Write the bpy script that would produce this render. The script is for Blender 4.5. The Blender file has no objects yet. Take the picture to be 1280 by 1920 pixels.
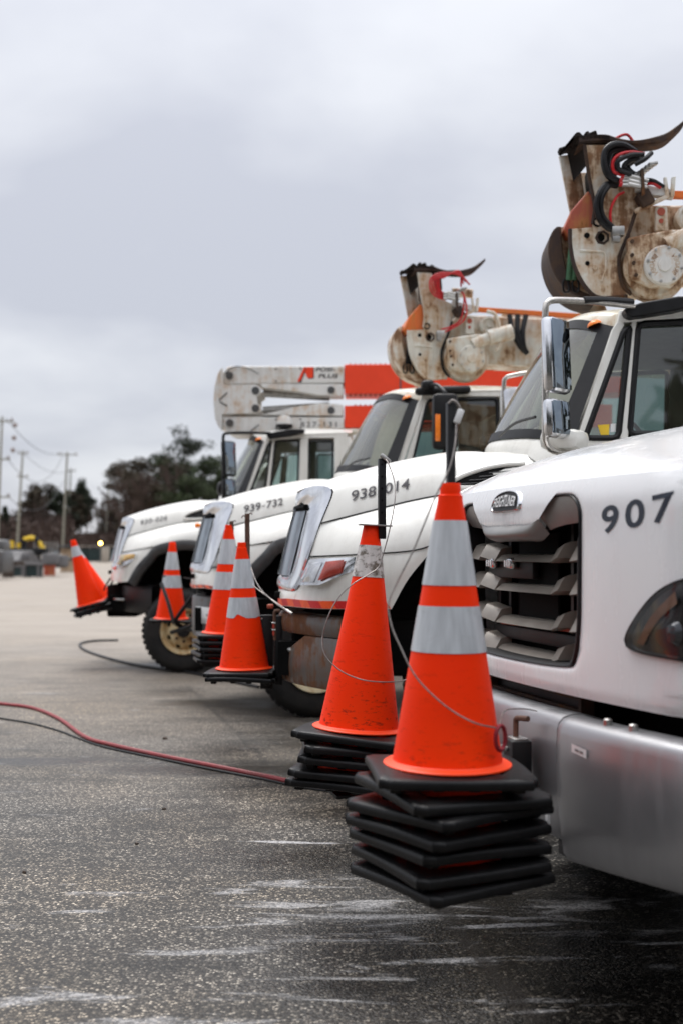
import bpy, bmesh, math, random
from mathutils import Vector, Matrix, Euler
R = math.radians
random.seed(7)
SC = bpy.context.scene
COL = SC.collection

# ------------------------------------------------------------------ camera
cam = bpy.data.objects.new('camera', bpy.data.cameras.new('camera'))
COL.objects.link(cam)
cam.location = (0, 0, 1.5)
cam.rotation_euler = (R(90), 0, 0)
cam.data.sensor_width = 36
cam.data.lens = 40
cam.data.shift_y = 0.038
cam.data.clip_start = 0.05
cam.data.clip_end = 4000
cam.data.dof.use_dof = True
cam.data.dof.focus_distance = 5.2
cam.data.dof.aperture_fstop = 1.9
SC.camera = cam

# ------------------------------------------------------------------ light
world = bpy.data.worlds.new('World')
SC.world = world
world.use_nodes = True
nt = world.node_tree
nt.nodes.clear()
SUN_EL, SUN_AZ = R(62), R(-20)


def wn(t, **k):
    n = nt.nodes.new(t)
    for a, b in k.items():
        setattr(n, a, b)
    return n


def wmath(op, a, b=None):
    n = wn('ShaderNodeMath', operation=op)
    for i, x in enumerate((a, b)):
        if x is None:
            continue
        if isinstance(x, (int, float)):
            n.inputs[i].default_value = x
        else:
            nt.links.new(x, n.inputs[i])
    return n.outputs[0]


wo = wn('ShaderNodeOutputWorld')
sky = wn('ShaderNodeTexSky', sky_type='NISHITA')
sky.sun_disc = False
sky.sun_elevation = SUN_EL
sky.sun_rotation = SUN_AZ
bg1 = wn('ShaderNodeBackground')
bg1.inputs[1].default_value = 0.1
nt.links.new(sky.outputs[0], bg1.inputs[0])
tc = wn('ShaderNodeTexCoord')
sx = wn('ShaderNodeSeparateXYZ')
nt.links.new(tc.outputs['Generated'], sx.inputs[0])
zc = wmath('MAXIMUM', sx.outputs[2], 0.0)
den = wmath('ADD', zc, 0.22)
cx = wn('ShaderNodeCombineXYZ')
nt.links.new(wmath('DIVIDE', sx.outputs[0], den), cx.inputs[0])
nt.links.new(wmath('DIVIDE', sx.outputs[1], den), cx.inputs[1])
cx.inputs[2].default_value = 3.1
no = wn('ShaderNodeTexNoise')
no.inputs['Scale'].default_value = 1.15
no.inputs['Detail'].default_value = 5
no.inputs['Roughness'].default_value = 0.5
no.inputs['Distortion'].default_value = 0.2
nt.links.new(cx.outputs[0], no.inputs['Vector'])
rp = wn('ShaderNodeValToRGB')
rp.color_ramp.elements[0].position = 0.39
rp.color_ramp.elements[0].color = (0.455, 0.470, 0.525, 1)
rp.color_ramp.elements[1].position = 0.59
rp.color_ramp.elements[1].color = (0.605, 0.618, 0.655, 1)
nt.links.new(no.outputs[0], rp.inputs[0])
# an overcast sky is brighter towards the zenith all round
gz = wmath('ADD', wmath('MULTIPLY', wmath('POWER', zc, 3.0), 2.4), 0.93)
vm = wn('ShaderNodeVectorMath', operation='SCALE')
nt.links.new(rp.outputs[0], vm.inputs[0])
nt.links.new(gz, vm.inputs['Scale'])
bg2 = wn('ShaderNodeBackground')
bg2.inputs[1].default_value = 1.0
nt.links.new(vm.outputs[0], bg2.inputs[0])
mx = wn('ShaderNodeMixShader')
mx.inputs[0].default_value = 0.93
nt.links.new(bg1.outputs[0], mx.inputs[1])
nt.links.new(bg2.outputs[0], mx.inputs[2])
nt.links.new(mx.outputs[0], wo.inputs[0])

sl = bpy.data.lights.new('sun', 'SUN')
sun = bpy.data.objects.new('sun', sl)
COL.objects.link(sun)
sl.energy = 1.75
sl.angle = R(35)
sl.color = (1, 0.97, 0.93)
sun.rotation_euler = (R(90) - SUN_EL, 0, R(180) - SUN_AZ)

SC.view_settings.view_transform = 'Standard'
SC.view_settings.look = 'None'
SC.view_settings.exposure = 0.48
SC.view_settings.gamma = 1.0
SC.view_settings.use_curve_mapping = False


# ------------------------------------------------------------------ materials
class NT:
    def __init__(s, name):
        s.m = bpy.data.materials.new(name)
        s.m.use_nodes = True
        s.t = s.m.node_tree
        s.t.nodes.clear()
        s.out = s.n('ShaderNodeOutputMaterial')
        s.tc = s.n('ShaderNodeTexCoord').outputs['Object']

    def n(s, t, **k):
        q = s.t.nodes.new(t)
        for a, b in k.items():
            setattr(q, a, b)
        return q

    def l(s, a, b):
        s.t.links.new(a, b)

    def set(s, sock, v):
        if isinstance(v, bpy.types.NodeSocket):
            s.l(v, sock)
        elif isinstance(v, (tuple, list)) and len(v) == 3 and sock.type == 'RGBA':
            sock.default_value = (*v, 1)
        else:
            sock.default_value = v

    def math(s, op, a, b=None, c=None, clamp=False):
        q = s.n('ShaderNodeMath', operation=op, use_clamp=clamp)
        for i, x in enumerate((a, b, c)):
            if x is not None:
                s.set(q.inputs[i], x)
        return q.outputs[0]

    def mapv(s, scale=(1, 1, 1), loc=(0, 0, 0), rot=(0, 0, 0), vec=None):
        q = s.n('ShaderNodeMapping')
        q.inputs['Scale'].default_value = scale
        q.inputs['Location'].default_value = loc
        q.inputs['Rotation'].default_value = rot
        s.l(vec or s.tc, q.inputs['Vector'])
        return q.outputs[0]

    def noise(s, scale, detail=4, rough=0.55, vec=None, dist=0.0):
        q = s.n('ShaderNodeTexNoise')
        q.inputs['Scale'].default_value = scale
        q.inputs['Detail'].default_value = detail
        q.inputs['Roughness'].default_value = rough
        q.inputs['Distortion'].default_value = dist
        s.l(vec or s.tc, q.inputs['Vector'])
        return q.outputs[0]

    def ramp(s, fac, stops):
        q = s.n('ShaderNodeValToRGB')
        e = q.color_ramp.elements
        while len(e) < len(stops):
            e.new(0.5)
        for i, (p, c) in enumerate(stops):
            e[i].position = p
            if not isinstance(c, (tuple, list)):
                c = (c, c, c)
            e[i].color = (*c[:3], 1)
        s.l(fac, q.inputs[0])
        return q.outputs[0]

    def mix(s, fac, a, b, mode='MIX'):
        q = s.n('ShaderNodeMix', data_type='RGBA', blend_type=mode)
        s.set(q.inputs[0], fac)
        s.set(q.inputs[6], a)
        s.set(q.inputs[7], b)
        return q.outputs[2]

    def bump(s, h, strength=0.2, dist=0.01):
        q = s.n('ShaderNodeBump')
        q.inputs['Strength'].default_value = strength
        q.inputs['Distance'].default_value = dist
        s.l(h, q.inputs['Height'])
        return q.outputs[0]

    def pbr(s, base, rough=0.5, metal=0.0, **k):
        q = s.n('ShaderNodeBsdfPrincipled')
        s.set(q.inputs['Base Color'], base)
        s.set(q.inputs['Roughness'], rough)
        s.set(q.inputs['Metallic'], metal)
        for a, b in k.items():
            s.set(q.inputs[a.replace('_', ' ')], b)
        s.l(q.outputs[0], s.out.inputs[0])
        return q


def paint(name, col, dirt=0.25, rust=0.0, rough=0.3, coat=0.3, dcol=(0.2, 0.16, 0.11), dscale=2.2, metal=0.0, vec_scale=1.0, hcol=(0.46, 0.23, 0.05)):
    t = NT(name)
    v = t.mapv((vec_scale,) * 3)
    big = t.noise(dscale, 6, 0.62, v)
    stk = t.noise(3.0, 5, 0.6, t.mapv((5 * vec_scale, 5 * vec_scale, 0.55 * vec_scale)))
    fine = t.noise(38, 4, 0.6, v)
    dm = t.ramp(t.math('ADD', t.math('MULTIPLY', big, 0.55), t.math('MULTIPLY', stk, 0.45)), [(0.47, 0.0), (0.72, 1.0)])
    dm = t.math('MULTIPLY', dm, t.math('ADD', 0.35, fine), clamp=True)
    c = t.mix(t.math('MULTIPLY', dm, dirt), col, dcol)
    c = t.mix(t.math('MULTIPLY', t.ramp(t.noise(160, 2, 0.5, v), [(0.66, 0.0), (0.74, 1.0)]), dirt * 0.8), c, dcol)
    rg = t.math('ADD', rough, t.math('MULTIPLY', dm, 0.35))
    if rust > 0:
        rn = t.math('ADD', t.math('MULTIPLY', t.noise(4.5, 9, 0.68, v), 0.6), t.math('MULTIPLY', t.noise(2.2, 6, 0.65, t.mapv((6 * vec_scale, 6 * vec_scale, 0.7 * vec_scale), (3, 1, 2))), 0.4))
        lo = 0.62 - 0.16 * rust
        rm = t.ramp(rn, [(lo, 0.0), (lo + 0.05, 0.75), (lo + 0.16, 1.0)])
        halo = t.ramp(rn, [(lo - 0.10, 0.0), (lo + 0.01, 1.0)])
        rc = t.mix(t.noise(22, 5, 0.6, v), (0.045, 0.014, 0.007), (0.24, 0.085, 0.018))
        c = t.mix(t.math('MULTIPLY', halo, 0.62), c, hcol)
        c = t.mix(rm, c, rc)
        rg = t.math('ADD', rg, t.math('MULTIPLY', rm, 0.5), clamp=True)
    q = t.pbr(c, rg, metal)
    q.inputs['Coat Weight'].default_value = coat
    q.inputs['Coat Roughness'].default_value = 0.08
    t.l(t.bump(t.noise(3.0, 2, 0.4, v), 0.05, 0.02), q.inputs['Normal'])
    return t.m


def plain(name, col, rough=0.5, metal=0.0, var=0.25, scale=14, bump=0.0, dust=0.0, **k):
    t = NT(name)
    n = t.noise(scale, 5, 0.6)
    c = t.mix(t.ramp(n, [(0.3, 0.0), (0.7, 1.0)]), tuple(x * (1 - var) for x in col), tuple(min(1, x * (1 + var)) for x in col))
    if dust > 0:
        d = t.ramp(t.noise(4.0, 7, 0.65), [(0.42, 0.0), (0.75, 1.0)])
        c = t.mix(t.math('MULTIPLY', d, dust), c, (0.17, 0.145, 0.115))
    r = t.math('ADD', rough - 0.08, t.math('MULTIPLY', n, 0.16))
    q = t.pbr(c, r, metal, **k)
    if bump > 0:
        t.l(t.bump(t.noise(scale * 8, 3, 0.6), bump, 0.004), q.inputs['Normal'])
    return t.m


def glass(name, tint=(0.62, 0.74, 0.70), gl=1.0, dust=0.16):
    t = NT(name)
    tr = t.n('ShaderNodeBsdfTransparent')
    tr.inputs[0].default_value = (*tint, 1)
    g = t.n('ShaderNodeBsdfGlossy')
    t.set(g.inputs['Color'], (0.95, 0.97, 0.97))
    g.inputs['Roughness'].default_value = 0.02
    f = t.n('ShaderNodeFresnel')
    f.inputs[0].default_value = 1.52
    dirt = t.ramp(t.noise(2.5, 6, 0.65, t.mapv((1, 1, 0.6))), [(0.36, dust * 0.25), (0.75, dust)])
    m = t.n('ShaderNodeMixShader')
    t.l(t.math('MULTIPLY', t.math('ADD', f.outputs[0], 0.05), 1.5 * gl, clamp=True), m.inputs[0])
    t.l(tr.outputs[0], m.inputs[1])
    t.l(g.outputs[0], m.inputs[2])
    d = t.n('ShaderNodeBsdfDiffuse')
    t.set(d.inputs[0], (0.50, 0.44, 0.31))
    m2 = t.n('ShaderNodeMixShader')
    t.l(dirt, m2.inputs[0])
    t.l(m.outputs[0], m2.inputs[1])
    t.l(d.outputs[0], m2.inputs[2])
    t.l(m2.outputs[0], t.out.inputs[0])
    return t.m


def emit(name, col, s):
    t = NT(name)
    e = t.n('ShaderNodeEmission')
    e.inputs[0].default_value = (*col, 1)
    e.inputs[1].default_value = s
    t.l(e.outputs[0], t.out.inputs[0])
    return t.m


def chrome_mat():
    t = NT('chrome')
    n = t.noise(5, 6, 0.6, t.mapv((1, 1, 0.7)))
    sm = t.ramp(n, [(0.42, 0.0), (0.78, 1.0)])
    c = t.mix(t.math('MULTIPLY', sm, 0.75), (0.80, 0.81, 0.84), (0.40, 0.38, 0.36))
    q = t.pbr(c, t.math('ADD', 0.10, t.math('MULTIPLY', sm, 0.25)), 1.0)
    t.l(t.bump(t.noise(6, 3, 0.5), 0.06, 0.02), q.inputs['Normal'])
    return t.m


def orange_mat(name, scuff):
    t = NT(name)
    tone = t.noise(2.0, 4, 0.5)
    c = t.mix(t.ramp(tone, [(0.3, 0.0), (0.7, 1.0)]), (0.95, 0.030, 0.002), (1.0, 0.046, 0.002))
    sc_ = t.noise(7, 8, 0.72, t.mapv((2.2, 2.2, 7.0)))
    m1 = t.ramp(sc_, [(0.56, 0.0), (0.70, 1.0)])
    sp = t.ramp(t.noise(45, 3, 0.6, t.mapv((1, 1, 1.7))), [(0.62, 0.0), (0.72, 1.0)])
    xyz = t.n('ShaderNodeSeparateXYZ')
    t.l(t.tc, xyz.inputs[0])
    lowm = t.ramp(xyz.outputs[2], [(0.02, 1.0), (0.30, 0.25), (0.75, 0.12)])
    mk = t.math('MULTIPLY', t.math('MAXIMUM', m1, t.math('MULTIPLY', sp, 0.6)), t.math('MULTIPLY', lowm, scuff), clamp=True)
    c = t.mix(mk, c, (0.10, 0.018, 0.010))
    q = t.pbr(c, t.math('ADD', 0.48, t.math('MULTIPLY', mk, 0.3)))
    q.inputs['Specular IOR Level'].default_value = 0.10
    t.l(t.bump(t.noise(90, 3, 0.6), 0.05, 0.003), q.inputs['Normal'])
    return t.m


def collar_mat(name, col, wear):
    t = NT(name)
    v = t.tc
    sheen = t.noise(3.0, 3, 0.5, t.mapv((14, 14, 0.8)))
    c = t.mix(t.ramp(sheen, [(0.35, 0.0), (0.7, 1.0)]), tuple(x * 0.84 for x in col), tuple(min(1, x * 1.1) for x in col))
    if wear > 0:
        w = t.ramp(t.noise(18, 8, 0.7, t.mapv((1, 1, 1.4))), [(0.60 - 0.1 * wear, 0.0), (0.70 - 0.1 * wear, 1.0)])
        c = t.mix(t.math('MULTIPLY', w, min(1, wear)), c, (0.11, 0.085, 0.06))
    q = t.pbr(c, 0.34, 0.0)
    q.inputs['Specular IOR Level'].default_value = 0.6
    return t.m


def asphalt():
    t = NT('asphalt')
    p = t.tc
    xyz = t.n('ShaderNodeSeparateXYZ')
    t.l(p, xyz.inputs[0])
    X, Y = xyz.outputs[0], xyz.outputs[1]
    vo = t.n('ShaderNodeTexVoronoi')
    vo.inputs['Scale'].default_value = 95
    t.l(p, vo.inputs['Vector'])
    sp = t.n('ShaderNodeSeparateColor')
    t.l(vo.outputs['Color'], sp.inputs[0])
    st = t.ramp(sp.outputs[0], [(0.0, (0.022, 0.020, 0.018)), (0.38, (0.036, 0.032, 0.028)), (0.66, (0.090, 0.081, 0.069)), (0.86, (0.25, 0.228, 0.195)), (1.0, (0.56, 0.52, 0.45))])
    gap = t.ramp(vo.outputs['Distance'], [(0.30, 1.0), (0.62, 0.35)])
    st = t.mix(1.0, st, gap, 'MULTIPLY')
    mid = t.noise(0.55, 6, 0.6)
    tan = t.ramp(t.noise(0.22, 5, 0.6, t.mapv((1, 1, 1), (4, 2, 0))), [(0.38, 0.0), (0.62, 1.0)])
    tone = t.mix(tan, (0.98, 0.98, 1.0), (1.26, 1.06, 0.80))
    c = t.mix(1.0, st, tone, 'MULTIPLY')
    blot = t.ramp(mid, [(0.30, 0.45), (0.50, 0.95), (0.70, 1.30)])
    c = t.mix(1.0, c, blot, 'MULTIPLY')
    # paler, dustier and smoother looking yard further out, where lorries turn
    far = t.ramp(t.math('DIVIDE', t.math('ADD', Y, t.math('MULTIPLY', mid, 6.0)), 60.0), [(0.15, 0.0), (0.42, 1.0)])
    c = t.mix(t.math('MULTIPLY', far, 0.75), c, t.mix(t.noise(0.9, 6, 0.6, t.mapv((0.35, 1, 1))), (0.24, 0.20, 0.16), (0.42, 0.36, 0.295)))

    def blob(cx_, cy_, rx, ry):
        a = t.math('DIVIDE', t.math('SUBTRACT', X, cx_), rx)
        b = t.math('DIVIDE', t.math('SUBTRACT', Y, cy_), ry)
        d = t.math('ADD', t.math('MULTIPLY', a, a), t.math('MULTIPLY', b, b))
        return t.math('SUBTRACT', 1.0, d, clamp=True)

    # damp patches, with the trucks' shadow painted into the same darkening
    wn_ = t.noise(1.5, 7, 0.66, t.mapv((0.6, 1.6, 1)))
    wet_shadow = blob(0.95, 4.2, 1.7, 1.8)
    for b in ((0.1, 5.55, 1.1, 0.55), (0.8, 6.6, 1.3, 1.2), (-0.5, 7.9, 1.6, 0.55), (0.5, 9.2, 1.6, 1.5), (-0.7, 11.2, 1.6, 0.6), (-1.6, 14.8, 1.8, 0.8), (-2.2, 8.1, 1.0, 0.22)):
        wet_shadow = t.math('MAXIMUM', wet_shadow, t.math('MULTIPLY', blob(*b), 0.9))
    wet_shadow = t.math('ADD', wet_shadow, t.math('MULTIPLY', t.math('SUBTRACT', wn_, 0.5), 1.5))
    wet_shadow = t.ramp(wet_shadow, [(0.30, 0.0), (0.85, 1.0)])
    c = t.mix(t.math('MULTIPLY', wet_shadow, 0.85), c, t.mix(1.0, c, (0.24, 0.225, 0.205), 'MULTIPLY'))
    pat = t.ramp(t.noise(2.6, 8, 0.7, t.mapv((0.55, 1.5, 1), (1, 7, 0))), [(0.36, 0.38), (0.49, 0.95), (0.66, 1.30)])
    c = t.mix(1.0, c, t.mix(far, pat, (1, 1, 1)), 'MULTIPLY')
    # oily brown stains
    oil = t.ramp(t.noise(0.9, 7, 0.65, t.mapv((0.5, 1.4, 1), (9, 5, 0))), [(0.56, 0.0), (0.72, 1.0)])
    c = t.mix(t.math('MULTIPLY', oil, 0.62), c, t.mix(1.0, c, (0.42, 0.36, 0.28), 'MULTIPLY'))
    # dried salt in long drying lines
    sn = t.noise(1.0, 9, 0.68, t.mapv((1.5, 6.5, 1), (2.3, 0.4, 0)), 0.5)
    zone = blob(0.3, 4.75, 2.2, 0.8)
    zone2 = blob(-0.5, 3.72, 1.6, 0.30)
    sv = t.math('ADD', sn, t.math('MULTIPLY', t.math('MAXIMUM', zone, zone2), 0.13))
    salt = t.ramp(sv, [(0.63, 0.0), (0.71, 0.6), (0.80, 1.0)])
    for (lx, ly, hl, hw, sl_) in ((0.66, 4.56, 0.30, 0.035, 0.10), (0.95, 4.78, 0.26, 0.03, -0.08), (-0.26, 5.86, 0.32, 0.03, -0.10), (1.28, 4.35, 0.22, 0.02, 0.1)):
        yy = t.math('SUBTRACT', Y, t.math('ADD', ly, t.math('ADD', t.math('MULTIPLY', t.math('SUBTRACT', X, lx), sl_), t.math('MULTIPLY', t.math('SUBTRACT', wn_, 0.5), 0.10))))
        a = t.math('DIVIDE', yy, hw)
        b = t.math('DIVIDE', t.math('SUBTRACT', X, lx), hl)
        d = t.math('ADD', t.math('MULTIPLY', a, a), t.math('MULTIPLY', b, b))
        d = t.math('SUBTRACT', t.math('SUBTRACT', 1.0, d), t.math('MULTIPLY', t.math('SUBTRACT', t.noise(9, 6, 0.7), 0.5), 1.6))
        salt = t.math('MAXIMUM', salt, t.math('MULTIPLY', t.ramp(d, [(0.25, 0.0), (0.7, 1.0)]), 0.9))
    gap2 = t.ramp(sp.outputs[0], [(0.0, 0.35), (0.5, 1.0)])
    salt = t.math('MULTIPLY', salt, gap2)
    c = t.mix(t.math('MULTIPLY', salt, 0.70), c, (0.54, 0.53, 0.53))

    # cracks and a sealed joint
    wob = t.math('MULTIPLY', t.math('SUBTRACT', t.noise(3.0, 6, 0.65), 0.5), 0.22)

    def crack(ax, ay, bx, by, w, fade, ext):
        dx, dy = bx - ax, by - ay
        L_ = math.hypot(dx, dy)
        nx, ny = -dy / L_, dx / L_
        d = t.math('ADD', t.math('MULTIPLY', X, nx), t.math('MULTIPLY', Y, ny))
        d = t.math('ABSOLUTE', t.math('ADD', t.math('SUBTRACT', d, ax * nx + ay * ny), wob))
        u = t.math('ADD', t.math('MULTIPLY', X, dx / L_), t.math('MULTIPLY', Y, dy / L_))
        u = t.math('SUBTRACT', u, ax * dx / L_ + ay * dy / L_)
        inside = t.math('MULTIPLY', t.math('GREATER_THAN', u, -ext), t.math('LESS_THAN', u, L_ + ext))
        m = t.math('SUBTRACT', 1.0, t.math('DIVIDE', d, w), clamp=True)
        m = t.ramp(m, [(0.0, 0.0), (fade, 1.0)])
        return t.math('MULTIPLY', m, inside)

    ck = crack(-2.6, 5.40, -0.6, 5.40, 0.012, 0.5, 0.0)
    ck = t.math('MAXIMUM', ck, t.math('MULTIPLY', crack(0.30, 5.3, 0.66, 3.4, 0.05, 0.5, 0.4), 0.85))
    ck = t.math('MAXIMUM', ck, t.math('MULTIPLY', crack(-1.7, 12.6, -0.5, 8.0, 0.035, 0.6, 0.0), 0.5))
    ck = t.math('MAXIMUM', ck, t.math('MULTIPLY', crack(-3.4, 7.55, 0.5, 7.35, 0.02, 0.6, 0.0), 0.55))
    c = t.mix(t.math('MULTIPLY', ck, 0.85), c, (0.018, 0.015, 0.013))
    rg = t.math('SUBTRACT', t.math('ADD', 0.60, t.math('MULTIPLY', salt, 0.2)), t.math('MULTIPLY', wet_shadow, 0.28))
    q = t.pbr(c, rg)
    q.inputs['Specular IOR Level'].default_value = 0.45
    hgt = t.math('ADD', t.math('MULTIPLY', vo.outputs['Distance'], -0.6), t.math('MULTIPLY', ck, -0.15))
    t.l(t.bump(hgt, 0.65, 0.006), q.inputs['Normal'])
    return t.m


M = {}
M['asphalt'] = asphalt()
M['cream'] = paint('cream paint', (0.77, 0.755, 0.70), 0.30, 0.0)
M['creamrust'] = paint('cream roof paint with rust', (0.74, 0.70, 0.58), 0.35, 0.10)
M['white'] = paint('white paint', (0.80, 0.80, 0.80), 0.10, 0.0, 0.22, 0.6)
M['boom'] = paint('boom paint', (0.74, 0.72, 0.65), 0.40, 0.74, 0.42, 0.0)
M['boomclean'] = paint('boom paint worn', (0.70, 0.68, 0.60), 0.60, 0.40, 0.45, 0.0, (0.10, 0.08, 0.06))
M['posi'] = paint('aerial boom paint', (0.72, 0.71, 0.68), 0.45, 0.06, 0.4, 0.1)
M['rust'] = paint('rusty steel', (0.040, 0.023, 0.018), 0.5, 0.3, 0.75, 0.0, (0.02, 0.012, 0.009), hcol=(0.10, 0.05, 0.02))
M['rustdark'] = plain('blackened steel', (0.016, 0.011, 0.009), 0.7, 0, 0.5, 12, 0.3, 0.0, Specular_IOR_Level=0.2)
M['bumprust'] = paint('rusted bumper', (0.11, 0.108, 0.105), 0.5, 0.95, 0.36, 0.0, (0.05, 0.03, 0.02), hcol=(0.12, 0.06, 0.03))
M['bumpgrey'] = paint('grey bumper', (0.085, 0.087, 0.09), 0.4, 0.1, 0.42, 0.0, hcol=(0.07, 0.05, 0.035))
M['silver'] = paint('silver bumper', (0.36, 0.36, 0.37), 0.10, 0.0, 0.38, 0.15, metal=0.75)
M['chrome'] = chrome_mat()
M['steel'] = plain('dull steel', (0.45, 0.44, 0.42), 0.38, 0.9, 0.3)
M['black'] = plain('black plastic', (0.007, 0.007, 0.008), 0.45, 0, 0.3, 14, 0.1, 0.03, Specular_IOR_Level=0.3)
M['void'] = plain('dark engine bay', (0.005, 0.005, 0.005), 0.8, 0, 0.4, 6, 0, 0.02, Specular_IOR_Level=0.1)
M['rubber'] = plain('tyre rubber', (0.010, 0.010, 0.010), 0.65, 0, 0.3, 10, 0.15, 0.10, Specular_IOR_Level=0.3)
M['conerubber'] = plain('black cone base rubber', (0.0055, 0.0055, 0.006), 0.38, 0, 0.4, 16, 0.25, 0.02, Specular_IOR_Level=0.22)
M['flare'] = plain('grey fender rubber', (0.045, 0.047, 0.05), 0.5, 0, 0.25, 8, 0.1, 0.25)
M['taupe'] = plain('taupe grille plastic', (0.27, 0.24, 0.205), 0.33, 0.25, 0.12, 9)
M['greytrim'] = plain('grey grille trim', (0.27, 0.262, 0.25), 0.36, 0.35, 0.1, 9)
M['orange'] = orange_mat('orange cone plastic', 0.55)
M['orangeworn'] = orange_mat('scuffed orange cone plastic', 1.25)
M['orangerim'] = plain('orange cone rim', (1.0, 0.060, 0.003), 0.45, 0, 0.05)
M['collar'] = collar_mat('reflective collar', (0.50, 0.52, 0.54), 0.12)
M['collarworn'] = collar_mat('worn white collar', (0.60, 0.56, 0.53), 0.95)
M['red'] = plain('red boom paint', (0.86, 0.055, 0.012), 0.4, 0, 0.08, 3)
M['redmetal'] = paint('faded red steel', (0.42, 0.07, 0.035), 0.5, 0.12, 0.5, 0.0)
M['orangemetal'] = paint('orange steel', (0.78, 0.16, 0.02), 0.35, 0.12, 0.45, 0.0)
M['hose'] = plain('black hydraulic hose', (0.008, 0.008, 0.009), 0.42, 0, 0.4, 30, 0.2, Specular_IOR_Level=0.3)
M['redhose'] = plain('red hose', (0.55, 0.015, 0.02), 0.4, 0, 0.2, 30)
M['redair'] = plain('red air hose', (0.26, 0.028, 0.032), 0.5, 0, 0.25, 12, 0, 0.2)
M['green'] = plain('green sling webbing', (0.06, 0.15, 0.08), 0.8, 0, 0.4, 20)
M['screenglass'] = glass('dusty windshield with painted haze', (0.74, 0.80, 0.66), 0.95, 0.15)  # film mixes dust with tan sky reflections painted into its colour
M['glass'] = glass('cab glass')
M['glassdark'] = glass('dark cab glass', (0.34, 0.44, 0.42), 0.7, 0.08)
M['lens'] = glass('headlight lens', (0.9, 0.9, 0.9), 0.2, 0.02)
M['amber'] = plain('amber lens', (0.95, 0.22, 0.015), 0.25, 0, 0.15, 30)
M['amberpale'] = plain('pale amber reflector', (0.80, 0.50, 0.16), 0.3, 0, 0.2, 30)
M['redlens'] = plain('red lens', (0.45, 0.06, 0.04), 0.25, 0, 0.2, 30)
M['tapered'] = plain('red reflective tape', (0.62, 0.02, 0.02), 0.35, 0, 0.1)
M['tapeorange'] = plain('orange reflective tape', (0.90, 0.10, 0.02), 0.35, 0, 0.1)
M['mirror'] = plain('mirror glass', (0.20, 0.24, 0.28), 0.03, 1.0, 0.02)
M['decal'] = plain('dark lettering', (0.035, 0.030, 0.034), 0.4, 0, 0.1)
M['sticker'] = plain('white sticker', (0.78, 0.78, 0.77), 0.5, 0, 0.05)
M['yellow'] = plain('yellow plastic', (0.80, 0.52, 0.02), 0.45, 0, 0.1)
M['gold'] = paint('weathered cream wheel', (0.60, 0.50, 0.30), 0.5, 0.45, 0.5, 0.0, vec_scale=2.0)
M['goldpale'] = paint('cream wheel', (0.70, 0.62, 0.42), 0.4, 0.2, 0.5, 0.0, vec_scale=2.0)
M['cable'] = plain('steel cable', (0.30, 0.27, 0.25), 0.4, 0.7, 0.3, 60)
M['brownbar'] = plain('brown rusty bar', (0.11, 0.055, 0.035), 0.75, 0.1, 0.5, 20, 0.3)
M['tan'] = plain('tan cab trim', (0.52, 0.46, 0.36), 0.8, 0, 0.1)
M['seat'] = plain('dark seat cloth', (0.03, 0.032, 0.035), 0.9, 0, 0.3)
M['wood'] = plain('utility pole wood', (0.26, 0.25, 0.20), 0.85, 0, 0.2, 5)
M['bark'] = plain('bark', (0.075, 0.055, 0.042), 0.9, 0, 0.3, 8)
M['twig'] = plain('bare twigs', (0.065, 0.042, 0.033), 0.9, 0, 0.3, 3)
M['needle1'] = plain('pine needles dark', (0.022, 0.030, 0.014), 0.9, 0, 0.45, 0.6)
M['needle2'] = plain('pine needles brownish', (0.048, 0.036, 0.020), 0.9, 0, 0.4, 0.6)
M['needle3'] = plain('pine needles green', (0.032, 0.046, 0.016), 0.9, 0, 0.45, 0.6)
M['crate'] = plain('crate wood', (0.40, 0.29, 0.19), 0.8, 0, 0.25, 2)
M['binblue'] = plain('dark green bin', (0.012, 0.030, 0.030), 0.6, 0, 0.3, 2)
M['concrete'] = plain('concrete', (0.36, 0.32, 0.27), 0.85, 0, 0.2, 3)
M['hill'] = plain('far woodland', (0.10, 0.115, 0.125), 0.95, 0, 0.4, 0.05)
M['redsnap'] = plain('dark red snap ring', (0.25, 0.02, 0.03), 0.35, 0.4, 0.2)
M['lamp'] = emit('lit amber lamp', (1.0, 0.62, 0.12), 26)
M['insul'] = plain('porcelain', (0.25, 0.20, 0.18), 0.3)


# ------------------------------------------------------------------ mesh helpers
def crv(pts, n, closed=False):
    """Catmull-Rom through pts, resampled to n points by arc length"""
    P = [Vector(p) for p in pts]
    if len(P) == 2:
        return [P[0].lerp(P[1], i / (n - 1)) for i in range(n)]
    S_ = []
    m = len(P)
    rng = m if closed else m - 1
    for i in range(rng):
        if closed:
            a, b, c, d = P[(i - 1) % m], P[i], P[(i + 1) % m], P[(i + 2) % m]
        else:
            b, c = P[i], P[i + 1]
            a = P[i - 1] if i > 0 else b * 2 - c
            d = P[i + 2] if i + 2 < m else c * 2 - b
        for k in range(12):
            t = k / 12
            S_.append(0.5 * ((2 * b) + (c - a) * t + (2 * a - 5 * b + 4 * c - d) * t * t + (3 * b - a - 3 * c + d) * t ** 3))
    S_.append(P[0] if closed else P[-1])
    acc = [0]
    for i in range(1, len(S_)):
        acc.append(acc[-1] + (S_[i] - S_[i - 1]).length)
    out = []
    j = 0
    cnt = n if not closed else n
    for i in range(cnt):
        s = acc[-1] * (i / (n - 1) if not closed else i / n)
        while j < len(acc) - 2 and acc[j + 1] < s:
            j += 1
        d = acc[j + 1] - acc[j]
        out.append(S_[j].lerp(S_[j + 1], 0 if d < 1e-9 else (s - acc[j]) / d))
    return out


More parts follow.
